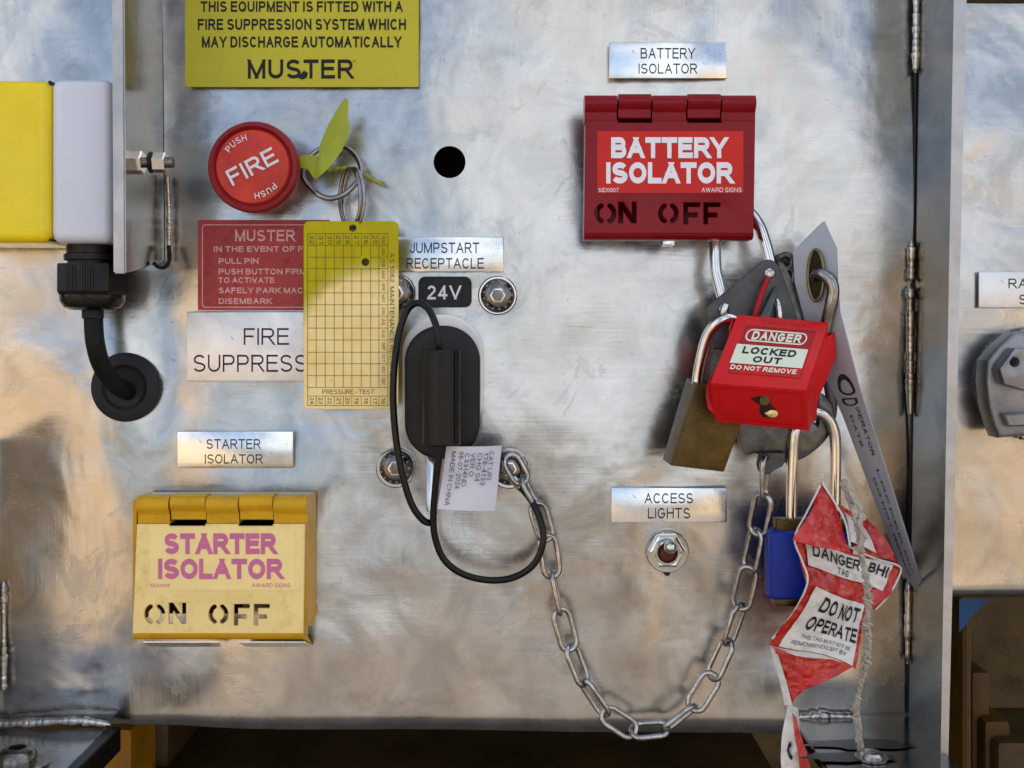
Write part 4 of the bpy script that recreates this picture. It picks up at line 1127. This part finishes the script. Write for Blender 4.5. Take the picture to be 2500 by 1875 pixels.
# inner plates seen between shackles
obj('inner_plate', hull_px([(1888, 705, .034), (1900, 697, .034), (1880, 775, .04), (1856, 775, .04)], [(1888, 705, .032), (1900, 697, .032), (1880, 775, .038), (1856, 775, .038)], .0003), M['hasp2'], hp)

# brass padlock
bp = thing('brass_padlock', 'tarnished brass padlock hanging askew left of the red padlock', 'padlock', at(1710, 1040, .02))
f_ = [(1702, 936, .038), (1836, 962, .036), (1768, 1153, .036), (1638, 1137, .038)]
b_ = [(1676, 921, .024), (1815, 940, .022), (1748, 1130, .022), (1617, 1122, .024)]
obj('body', hull_px(f_, b_, .0006), M['brass'], bp, ang=20)
obj('shackle', tube([(1700, 950, .032), (1703, 918, .032), (1712, 870, .033), (1724, 826, .034), (1742, 796, .036), (1766, 780, .037), (1790, 778, .036), (1812, 800, .033), (1818, 860, .03), (1812, 930, .029)], 12, 8), M['chrome'], bp)
obj('shackle_end', tube([(1763, 778, .031), (1767, 760, .0325), (1772, 744, .0322)], 9, 6), M['chrome'], bp)

# red padlock
rp = thing('red_padlock', 'red plastic padlock with DANGER LOCKED OUT label and brass keyway', 'padlock', at(1880, 900, .05))
HA, HB, HD = .043, .066, .052     # top of face, lower edge of face, lower back edge
F = [(1800, 767, HA), (2023, 786, HA), (1969, 953, HB), (1733, 935, HB)]
ff = bilin(F)
def lock_body():
    TL, TR, BR, BL = [at(*p) for p in F]
    L2, R2 = at(1747, 1031, HD), at(1976, 1053, HD)
    # depth direction from the lower face
    dL = L2 - BL; dR = R2 - BR
    TLb, TRb = TL + dL * .95, TR + dR * .95
    vs = [TL, TR, BR, BL, TLb, TRb, R2, L2]
    me = mesh('lock', vs, [(0, 1, 2, 3), (7, 6, 5, 4), (0, 3, 7, 4), (1, 5, 6, 2), (0, 4, 5, 1), (3, 2, 6, 7)])
    bm = bmesh.new(); bm.from_mesh(me); bmesh.ops.recalc_face_normals(bm, faces=bm.faces)
    bmesh.ops.bevel(bm, geom=bm.edges[:], offset=.0007, segments=2, affect='EDGES', profile=.6); bm.to_mesh(me); bm.free()
    return me
obj('body', lock_body(), M['lockred'], rp, ang=25)
# stepped side flanges
obj('side_flange', hull_px([(2012, 826, .046), (2038, 812, .040), (2042, 873, .040), (1998, 974, .050), (1993, 1026, .046), (1968, 1040, .050), (1966, 960, .060)],
                           [(2000, 826, .036), (2026, 812, .030), (2030, 873, .030), (1986, 974, .040), (1981, 1026, .036), (1958, 1040, .040), (1956, 960, .050)], .0005), M['lockred'], rp, ang=25)
obj('side_flange', hull_px([(1790, 776, .0445), (1779, 799, .045), (1782, 825, .046), (1768, 858, .050), (1724, 942, .060), (1723, 968, .058), (1727, 996, .055), (1748, 1020, .052), (1760, 960, .058)],
                           [(1796, 776, .034), (1787, 799, .034), (1790, 825, .036), (1776, 858, .040), (1734, 942, .048), (1733, 968, .046), (1737, 996, .044), (1756, 1020, .042), (1770, 960, .048)], .0004), M['lockred'], rp, ang=25)
def face_pt(a, b, lift=.0004):
    n = (ff(1, 0) - ff(0, 0)).cross(ff(0, 1) - ff(0, 0)).normalized()
    if n.y > 0: n = -n
    return ff(a, b) + n * lift
def face_patch(a0, b0, a1, b1, lift, rr=0, ring=0):
    if rr == 0: pts = [(a0, b0), (a1, b0), (a1, b1), (a0, b1)]
    else:
        W, Hh = 49.0, 38.0
        L = rect(a0 * W, b0 * Hh, a1 * W, b1 * Hh, rr, 6); pts = [(x / W, y / Hh) for x, y in L]
    n = len(pts)
    if ring:
        W, Hh = 49.0, 38.0
        L = rect(a0 * W + ring, b0 * Hh + ring, a1 * W - ring, b1 * Hh - ring, max(rr - ring, .1), 6); q = [(x / W, y / Hh) for x, y in L]
        return mesh('ring', [face_pt(*p, lift) for p in pts] + [face_pt(*p, lift) for p in q], [(i, (i + 1) % n, n + (i + 1) % n, n + i) for i in range(n)])
    return mesh('fp', [face_pt(*p, lift) for p in pts], [tuple(range(n))])
stk = obj('label_frame', face_patch(.14, .155, .90, .845, .0003, .4, .5), M['maroon'], rp, fin=False)
ds = obj('danger_panel', face_patch(.155, .175, .885, .425, .00025), M['maroon'], rp, fin=False)
obj('oval_outline', face_patch(.175, .205, .83, .385, .0005, 3.2, .75), M['glow'], ds, fin=False)
wp = obj('white_panel', face_patch(.12, .435, .88, .71, .00045), M['glow'], rp, fin=False)
def fm(a0, b0, a1, b1, lift=.0006): return lambda a, b: face_pt(a0 + (a1 - a0) * a, b0 + (b1 - b0) * b, lift)
letter(ds, M['glow'], [('DANGER', 0, 0, 1, 1, 0, dict(mapf=fm(.245, .235, .77, .36), bold=.25, aspect=5.2))])
letter(wp, M['ink'], [('LOCKED', 0, 0, 1, 1, 0, dict(mapf=fm(.205, .465, .77, .565), bold=.24, aspect=6.5)), ('OUT', 0, 0, 1, 1, 0, dict(mapf=fm(.345, .59, .645, .68), bold=.24, aspect=3.8))])
letter(rp, M['glow'], [('DO NOT REMOVE', 0, 0, 1, 1, 0, dict(mapf=fm(.145, .735, .835, .80), bold=.24, aspect=12))])
letter(rp, M['maroon'], [('LOTO KEY', 0, 0, 1, 1, 0, dict(mapf=fm(.30, .06, .78, .105), bold=.12))])
# keyway in the bottom face
G = [(1733, 935, HB), (1969, 953, HB), (1976, 1053, HD), (1747, 1031, HD)]; gg = bilin(G)
gn = (gg(1, 0) - gg(0, 0)).cross(gg(0, 1) - gg(0, 0)).normalized(); gn = -gn if gn.y > 0 else gn
kw = [(.40, .30), (.50, .22), (.60, .26), (.61, .40), (.68, .55), (.70, .64), (.62, .74), (.52, .74), (.48, .62), (.50, .45)]
obj('keyway', mesh('kw', [gg(a, b) + gn * .0003 for a, b in kw], [tuple(range(len(kw)))]), paint('dark keyway', (.03, .018, .008, 1), .5, .3, 200), rp, fin=False)
me = lathe([(.0026, 0), (.0026, .0012), (.002, .0020), (.0004, .0022)], 20)
me.transform(Matrix.Diagonal((1.2, 1, .8, 1))); me.transform(Matrix.Translation(gg(.61, .62) + gn * .0004)); obj('key_plug', me, M['brass2'], rp)
me = lathe([(.0022, 0), (.0022, .0012), (.0016, .0014), (.0004, .0014)], 20); me.transform(Matrix.Translation(gg(.545, .32) + gn * .0004)); obj('key_plug', me, M['brass'], rp)
fr2 = mesh('bf', [gg(a, b) + gn * .0004 for a, b in ((.06, .08), (.96, .08), (.96, .92), (.06, .92))] + [gg(a, b) + gn * .0004 for a, b in ((.075, .12), (.945, .12), (.945, .88), (.075, .88))],
           [(i, (i + 1) % 4, 4 + (i + 1) % 4, 4 + i) for i in range(4)])
obj('moulding_line', fr2, M['lockred'], rp, fin=False)
obj('shackle', tube([(1838, 800, .036), (1846, 760, .037), (1862, 710, .037), (1875, 678, .034)], 6.5, 6), M['maroon'], rp)
obj('shackle', tube([(1902, 800, .034), (1903, 768, .0345), (1901, 748, .034), (1896, 735, .0325)], 8, 6), M['chrome'], rp)
# black heavy shackle through the tag eyelet
obj('black_shackle', tube([(2010, 840, .036), (2018, 790, .040), (2028, 745, .044), (2034, 715, .045), (2030, 690, .045), (2015, 674, .043), (1999, 668, .040), (1990, 680, .037)], 14, 8), M['darksteel'],
    label='dark heavy shackle passing through the brass eyelet of the white tag', cat='shackle')

# blue padlock
bl = thing('blue_padlock', 'blue covered padlock with long shackle hanging beside the chain', 'padlock', at(1985, 1360, .02))
obj('shackle', tube([(1932, 1300, .029), (1933, 1200, .029), (1936, 1110, .03), (1940, 1062, .031), (1955, 1025, .031), (1985, 1005, .031), (2015, 1015, .031), (2034, 1045, .030), (2040, 1090, .029), (2039, 1200, .028), (2038, 1300, .028)], 13, 8), M['chrome'], bl)
obj('sleeve', box_px(1879, 1296, 2086, 1467, .023, .036, .003, 3), M['blue'], bl)
obj('top_block', box_px(1896, 1268, 2070, 1300, .025, .034, .0006), M['brass'], bl)
obj('base_block', box_px(1892, 1462, 2072, 1481, .025, .034, .0006), M['brass'], bl)

# long white tag
wt = thing('lockout_tag', 'long grey white plastic tag turned edge on behind the red padlock', 'tag', at(2050, 900, .03))
Lp = [(2006, 545, .0335), (1937, 614, .030), (1942, 690, .030), (1966, 780, .029), (2028, 947, .026), (2058, 1010, .024), (2109, 1146, .020), (2206, 1401, .012), (2258, 1462, .009)]
Rp = [(2014, 541, .034), (2044, 606, .042), (2047, 690, .044), (2052, 760, .044), (2101, 947, .042), (2118, 1000, .040), (2165, 1143, .036), (2236, 1372, .028), (2264, 1450, .012)]
def strip(Lp, Rp, nu=6, sub=6):
    lin_ = lambda P: [P[i].lerp(P[i + 1], k / sub) for i in range(len(P) - 1) for k in range(sub)] + [P[-1]]
    A = lin_([at(*p) for p in Lp]); Bq = lin_([at(*p) for p in Rp])
    vs = [a.lerp(b, k / nu) for a, b in zip(A, Bq) for k in range(nu + 1)]; m = nu + 1
    return mesh('strip', vs, [(j * m + i, (j + 1) * m + i, (j + 1) * m + i + 1, j * m + i + 1) for j in range(len(A) - 1) for i in range(nu)]), A, Bq
me, SA, SB = strip(Lp, Rp)
me.materials.append(M['tagwhite']); me.materials.append(M['tagclear'])
thick(me, .0006)
for p in me.polygons:
    pass
obj('card', me, None, wt, ang=40)
def sp_(v, k, lift=.0006):
    i = min(int(v * (len(SA) - 1)), len(SA) - 2); f = v * (len(SA) - 1) - i
    a, b = SA[i].lerp(SA[i + 1], f), SB[i].lerp(SB[i + 1], f); n = (b - a).cross(SA[i + 1] - SA[i]).normalized(); n = -n if n.y > 0 else n
    return a.lerp(b, k) + n * lift
def smap(v0, v1, k0, k1): return lambda a, b: sp_(v0 + (v1 - v0) * a, k1 - (k1 - k0) * b, .0008)
letter(wt, M['ink2'], [(s, 0, 0, 1, 1, 0, dict(mapf=smap(v0, v1, k0, k1), bold=.16)) for s, v0, v1, k0, k1 in (
    ('O', .475, .535, .30, .85), ('D', .55, .59, .25, .8), ('OPERATOR', .60, .72, .62, .76), ('DATE', .63, .70, .30, .40), ('LOCKED OUT', .75, .90, .60, .70), ('DO NOT REMOVE', .76, .90, .32, .42))])
ey = [(1992 + 19 * math.cos(a), 672 + 62 * math.sin(a), .0375 + .003 * math.cos(a)) for a in [2 * PI * i / 24 for i in range(24)]]
obj('eyelet', tube([(x, y, h + .0008) for x, y, h in ey], 4, 2, True), M['grommet'], wt)
ctr = at(1992, 672, .0372); me = mesh('hole', [at(1992 + 18 * math.cos(a), 672 + 60 * math.sin(a), .0382 + .003 * math.cos(a)) for a in [2 * PI * i / 24 for i in range(24)]], [tuple(range(24))])
obj('eyelet_bore', me, paint('eyelet bore', (.035, .03, .015, 1), .4, .4, 200, .2, .8), wt, fin=False)

# danger tag
dt = thing('danger_tag', 'crumpled red and white DANGER DO NOT OPERATE tag tied with string', 'tag', at(2040, 1450, .04))
def z3(X, Y): return (1800 + X * .5274, 1000 + Y * .5274)
def q4(*p): return [(*z3(X, Y), h) for X, Y, h in p]
def crease(p, seed, amp):
    q = p * 70 + Vector((seed, 0, 0)); a = noise.noise(q); b = noise.noise(p * 190 + Vector((0, seed, 0)))
    return (a * 1.0 + (abs(b) - .25) * .9) * amp
def crumple(p, seed, amp):
    w = Vector((noise.noise(p * 55 + Vector((seed, 3, 0))), 0, noise.noise(p * 55 + Vector((seed, 9, 7))))) * amp * .9
    return p + Vector((w.x, crease(p, seed, amp), w.z))
def crum(name, mat, c, nu=10, nv=10, amp=.0016, parent=dt, seed=0, curl=None):
    return obj(name, thick(patch(c, nu * 2, nv * 2, amp * 1.5, 90, curl, seed), .00035), M[mat], parent, ang=12)
# upper sheet
U_ = q4((262, 590, .044), (748, 715, .036), (648, 925, .040), (322, 815, .050))
up = crum('upper_sheet', 'dt_red', U_, 14, 10, .0016, seed=1)
fU = bilin(U_)
def on(f, a, b, lift, seed, amp=.0024):
    p = f(a, b); p = crumple(p, seed if seed > 3 else 1, amp); p.y -= lift; return p
def sub(f, a0, b0, a1, b1, lift, seed, nu=26, nv=22, amp=.0024):
    vs = [on(f, a0 + (a1 - a0) * i / nu, b0 + (b1 - b0) * j / nv, lift, seed, amp) for j in range(nv + 1) for i in range(nu + 1)]
    return mesh('sub', vs, [(j * (nu + 1) + i, (j + 1) * (nu + 1) + i, (j + 1) * (nu + 1) + i + 1, j * (nu + 1) + i + 1) for j in range(nv) for i in range(nu)])
ws = obj('white_field', sub(fU, .08, .04, .93, .60, .0013, 1), M['dt_white'], up)
letter(ws, M['ink'], [('DANGER', 0, 0, 1, 1, 0, dict(mapf=lambda a, b: on(fU, .14 + .50 * a, .10 + .26 * b, .0018, 1), bold=.18)),
                      ('TAG', 0, 0, 1, 1, 0, dict(mapf=lambda a, b: on(fU, .40 + .12 * a, .42 + .14 * b, .0018, 1))),
                      ('BHI', 0, 0, 1, 1, 0, dict(mapf=lambda a, b: on(fU, .74 + .17 * a, .10 + .22 * b, .0018, 1), bold=.2))])
# lower sheet
L_ = q4((322, 812, .050), (660, 905, .040), (552, 1200, .052), (160, 1095, .038))
crv = lambda a, b: -.004 * math.sin(PI * b)
Lc = q4((340, 800, .050), (600, 900, .042), (550, 1200, .052), (162, 1080, .038))
lo_ = crum('lower_sheet', 'dt_red', Lc, 12, 14, .0016, seed=2)
fL = bilin(Lc)
wl = obj('white_field', sub(fL, .09, .03, .94, .98, .0013, 2), M['dt_white'], lo_)
letter(wl, M['ink'], [('DO NOT', 0, 0, 1, 1, 0, dict(mapf=lambda a, b: on(fL, .27 + .62 * a, .10 + .23 * b, .0018, 2), bold=.2)),
                      ('OPERATE', 0, 0, 1, 1, 0, dict(mapf=lambda a, b: on(fL, .22 + .70 * a, .42 + .24 * b, .0018, 2), bold=.2)),
                      ('THIS TAG MUST NOT BE', 0, 0, 1, 1, 0, dict(mapf=lambda a, b: on(fL, .24 + .62 * a, .74 + .06 * b, .0018, 2), bold=.01)),
                      ('REMOVED EXCEPT BY', 0, 0, 1, 1, 0, dict(mapf=lambda a, b: on(fL, .18 + .64 * a, .84 + .06 * b, .0018, 2), bold=.01))])
crum('right_corner', 'dt_red', q4((560, 880, .043), (752, 752, .036), (700, 850, .040), (600, 935, .044)), 8, 6, .001, seed=3)
# folded flaps
crum('top_flap', 'dt_red', q4((392, 345, .040), (400, 347, .040), (530, 668, .056), (262, 606, .054)), 8, 10, .0016, seed=4)
crum('rear_flap', 'dt_red', q4((470, 430, .030), (610, 510, .030), (745, 715, .037), (520, 640, .034)), 10, 8, .0016, seed=5)
crum('rear_flap', 'dt_white', q4((500, 480, .034), (590, 560, .034), (650, 660, .040), (520, 620, .040)), 6, 6, .0012, seed=6)
obj('edge_fold', tube([(*z3(394, 340), .041), (*z3(452, 430), .046), (*z3(500, 520), .051), (*z3(522, 632), .054)], 2.6, 6), M['dt_white'], dt)
obj('edge_fold', tube([(*z3(385, 350), .041), (*z3(320, 480), .046), (*z3(266, 596), .052), (*z3(300, 700), .050), (*z3(325, 800), .051), (*z3(260, 940), .044), (*z3(162, 1060), .039)], 2.4, 6), M['dt_white'], dt)
obj('edge_fold', tube([(*z3(520, 636), .053), (*z3(640, 690), .042), (*z3(745, 722), .038), (*z3(752, 765), .037), (*z3(700, 860), .040), (*z3(640, 925), .042)], 2.4, 6), M['dt_white'], dt)
crum('bottom_fold', 'dt_red', q4((166, 1095, .040), (552, 1195, .054), (300, 1310, .048), (235, 1365, .044)), 10, 8, .0018, seed=7)
crum('tail', 'dt_white', q4((162, 1085, .039), (195, 1130, .042), (262, 1372, .046), (228, 1372, .044)), 4, 10, .001, seed=8)
tl = crum('tail', 'dt_white', q4((222, 1360, .043), (262, 1372, .046), (345, 1700, .050), (200, 1700, .046)), 8, 12, .0014, seed=9)
crum('tail_stripe', 'dt_red', q4((250, 1400, .0475), (270, 1420, .0475), (345, 1700, .0515), (290, 1700, .0505)), 6, 10, .001, seed=10)
ftl = bilin(q4((222, 1360, .043), (262, 1372, .046), (345, 1700, .050), (200, 1700, .046)))
letter(tl, M['ink'], [('(', 0, 0, 1, 1, 0, dict(mapf=lambda a, b: on(ftl, .28 + .25 * a, .52 + .24 * b, .0012, 9), bold=.3))])

# string
sg = thing('string', 'dirty twisted cotton string hanging down over the crumpled danger tag', 'string', at(2100, 1500, .05))
base = smooth_path([at(*z3(X, Y), h) for X, Y, h in ((490, 330, .040), (520, 420, .048), (540, 480, .056), (565, 600, .058), (580, 700, .058), (600, 800, .058), (608, 900, .056), (600, 1000, .054), (610, 1080, .052), (590, 1200, .050), (565, 1300, .048), (550, 1400, .048), (560, 1500, .047), (570, 1590, .046))], 10)
def strand(base, rad, turns, ph, r, taper=0, wob=.0004, seed=0):
    pts = []
    n = len(base)
    for i, p in enumerate(base):
        a = ph + turns * 2 * PI * i / n
        pts.append(p + Vector((rad * math.cos(a), rad * math.sin(a), 0)) + Vector((noise.noise(Vector((i * .2, seed, 0))), noise.noise(Vector((seed, i * .2, 5))), 0)) * wob)
    return sweep(pts, lambda t: r * (1 - taper * t * .4), 8)
base2 = smooth_path(base, 3)
for k in range(3): obj('strand', strand(base2, .00065, 30, k * 2 * PI / 3, .00072, .5, .0024, k), M['string'], sg)
for k in range(4):
    a = [(505, 350), (540 + 10 * k, 420 + 5 * k), (590 - 8 * k, 500), (560 + 6 * k, 520 + 12 * k), (600 - 12 * k, 600 + 15 * k)]
    pts = smooth_path([at(*z3(X, Y), .050 + .003 * i) for i, (X, Y) in enumerate(a)], 6)
    obj('strand', sweep(pts, .0007, 8), M['string'], sg)
rnd = random.Random(5)
for k in range(9):
    x0 = 560 + rnd.uniform(-8, 8); pts = smooth_path([at(*z3(553 + rnd.uniform(-14, 14), 1360), .049), at(*z3(x0 - 5 + rnd.uniform(-12, 12), 1450), .048), at(*z3(x0 + 6 + rnd.uniform(-10, 10), 1560 + rnd.uniform(-30, 30)), .047)], 5)
    obj('frayed_strand', sweep(pts, .0006, 6), M['string'], sg)

# ================================================================ LEFT BOX, GLAND, CABLE, GROMMET
jb = thing('junction_box', 'glossy box, yellow on the left and white on the right, at the upper left edge', 'box', at(120, 390, 0))
obj('white_shell', box_px(121, 191, 272, 593, .006, .046, .0055, 5), M['white_pl'], jb)
obj('yellow_shell', box_px(-190, 193, 120, 592, .006, .047, .0055, 5), M['yel_pl'], jb)
obj('seam', box_px(118, 197, 123, 588, .008, .0438), M['black_pl'], jb)
gd = thing('cable_gland', 'black ribbed nylon cable gland under the white half of the box', 'gland', at(225, 680, .02))
hg = .028
def vprof(px, prof, h, sides, py0):
    """vertical turned part: prof [(r px, y px)]"""
    me = lathe([(u(r, h), (CZ + (VY - y) / 5000 * (D - h) / D)) for r, y in prof], sides)
    me.transform(Matrix.Rotation(-PI / 2, 4, 'X')); me.transform(Matrix.Translation((at(px, 0, h).x, -h, 0))); return me
obj('neck', vprof(226, [(60, 600), (60, 620), (66, 622), (66, 636), (58, 638), (58, 650)], hg, 36, 0), M['black_pl'], gd)
obj('nut', vprof(226, [(58, 646), (86, 646), (87, 650), (87, 712), (82, 720), (60, 721)], hg, 8, 0), M['black_pl'], gd, ang=20)
ribs = [box_w(at(226 + dx, 0, hg).x - .0004, -hg - u(81.5), at(0, 712, hg).z, at(226 + dx, 0, hg).x + .0004, -hg - u(79), at(0, 651, hg).z) for dx in range(-30, 31, 6)]
obj('ribs', join(ribs), M['black_pl'], gd, kind='stuff')
obj('dome', vprof(226, [(74, 715), (76, 722), (75, 736), (66, 750), (50, 757), (26, 758)], hg, 40, 0), M['cable'], gd)
obj('collar', vprof(227, [(26, 754), (26, 776), (22, 779), (14, 779)], hg, 28, 0), M['rubber'], gd)
obj('loom_cable', tube([(228, 765, hg), (229, 800, hg), (233, 840, hg), (245, 885, .024), (266, 922, .018), (292, 946, .010), (318, 958, .0), (335, 962, -.012)], 21.5, 10, False, 20), M['loom'],
    label='short thick black loom cable from the gland into the panel grommet', cat='cable')
obj('cable_grommet', lathe_at(303, 946, [(84, .001), (85, .0025), (83, .0036), (78, .0041), (56, .0046), (51, .0040), (49, .0036), (46, .0034), (30, .0033), (5, .0033)], 64), M['rubber'],
    label='round black rubber grommet in the panel at the lower left', cat='grommet')

# bolt through the bracket
bb = thing('bolt', 'short horizontal bolt with two nuts through the bracket plate', 'bolt', at(340, 397, .045))
def hx(x0, x1, r, h, sides, y=397, tilt=0):
    a = at(x0, y, h); b = at(x1, y, h); L = b.x - a.x; rr = r / 5000 * .92
    me = lathe([(rr * .6, 0), (rr * .94, 0), (rr, rr * .12), (rr, L - rr * .12), (rr * .94, L), (rr * .6, L)], sides)
    me.transform(Matrix.Rotation(PI / 2 + .25, 4, 'Y')) if False else None
    me.transform(Matrix.Rotation(math.radians(12), 4, 'Y'))
    me.transform(Matrix.Rotation(PI / 2, 4, 'Z'))     # -y axis -> +x axis
    me.transform(Matrix.Translation(a)); return me
obj('washer', hx(307, 315, 34, .044, 36), M['screw'], bb)
obj('nut', hx(315, 350, 29, .044, 6), M['chrome'], bb, ang=20)
obj('shank', hx(345, 424, 13, .044, 24), M['screw'], bb)
obj('washer', hx(366, 373, 27, .044, 30), M['oilblack'], bb)
obj('nut', hx(374, 406, 25, .044, 6), M['chrome'], bb, ang=20)

# ================================================================ ROTARY SWITCH AT THE RIGHT EDGE
kn = thing('rotary_handle', 'grey cast rotary isolator handle with drilled lug cut off by the right edge', 'handle', at(2540, 940, 0))
ring = []
for k in range(64):
    a = 2 * PI * k / 64
    d = lathe([(.0009, -.0016), (.0017, -.001), (.0019, 0), (.0017, .001), (.0009, .0016)], 8); d.transform(Matrix.Rotation(.7, 4, 'X')); d.transform(Matrix.Rotation(a, 4, 'Y'))
    p = at(2532 + 132 * math.cos(a), 938 - 132 * math.sin(a), .006); d.transform(Matrix.Translation(p)); ring.append(d)
obj('knurled_ring', join(ring), M['zinc'], kn, kind='stuff')
obj('base', lathe_at(2532, 938, [(128, .0015), (128, .005), (122, .008), (40, .009)], 56), M['darksteel'], kn)
obj('cam_body', shape2d([[(2412, 880), (2440, 845), (2480, 812), (2600, 800), (2660, 900), (2600, 1075), (2520, 1062), (2440, 1070), (2428, 1040), (2414, 990), (2408, 930)]], .010, .024, .002, res=2), M['knob'], kn)
obj('lug', shape2d([[(2441, 900), (2478, 850), (2560, 850), (2560, 905), (2530, 925), (2508, 955), (2452, 938)], circ(2478, 884, 11, 16)], .0245, .034, .0012, res=1), M['knob'], kn)
obj('wedge', shape2d([[(2450, 1010), (2560, 1010), (2560, 1040), (2462, 1042)]], .0245, .029, .0008), M['knob'], kn)

# ================================================================ LEAN
# the machine leans back: the panel faces a little upward, the camera looks down at it squarely
LEAN = Matrix.Rotation(math.radians(-11), 4, 'X')
bpy.context.view_layer.update()
for o in list(COL.objects):
    if o.parent is None and o.type in ('MESH', 'EMPTY', 'CAMERA') and o.name.split('.')[0] not in ('ground', 'reflector_bank'):
        o.matrix_world = LEAN @ o.matrix_world
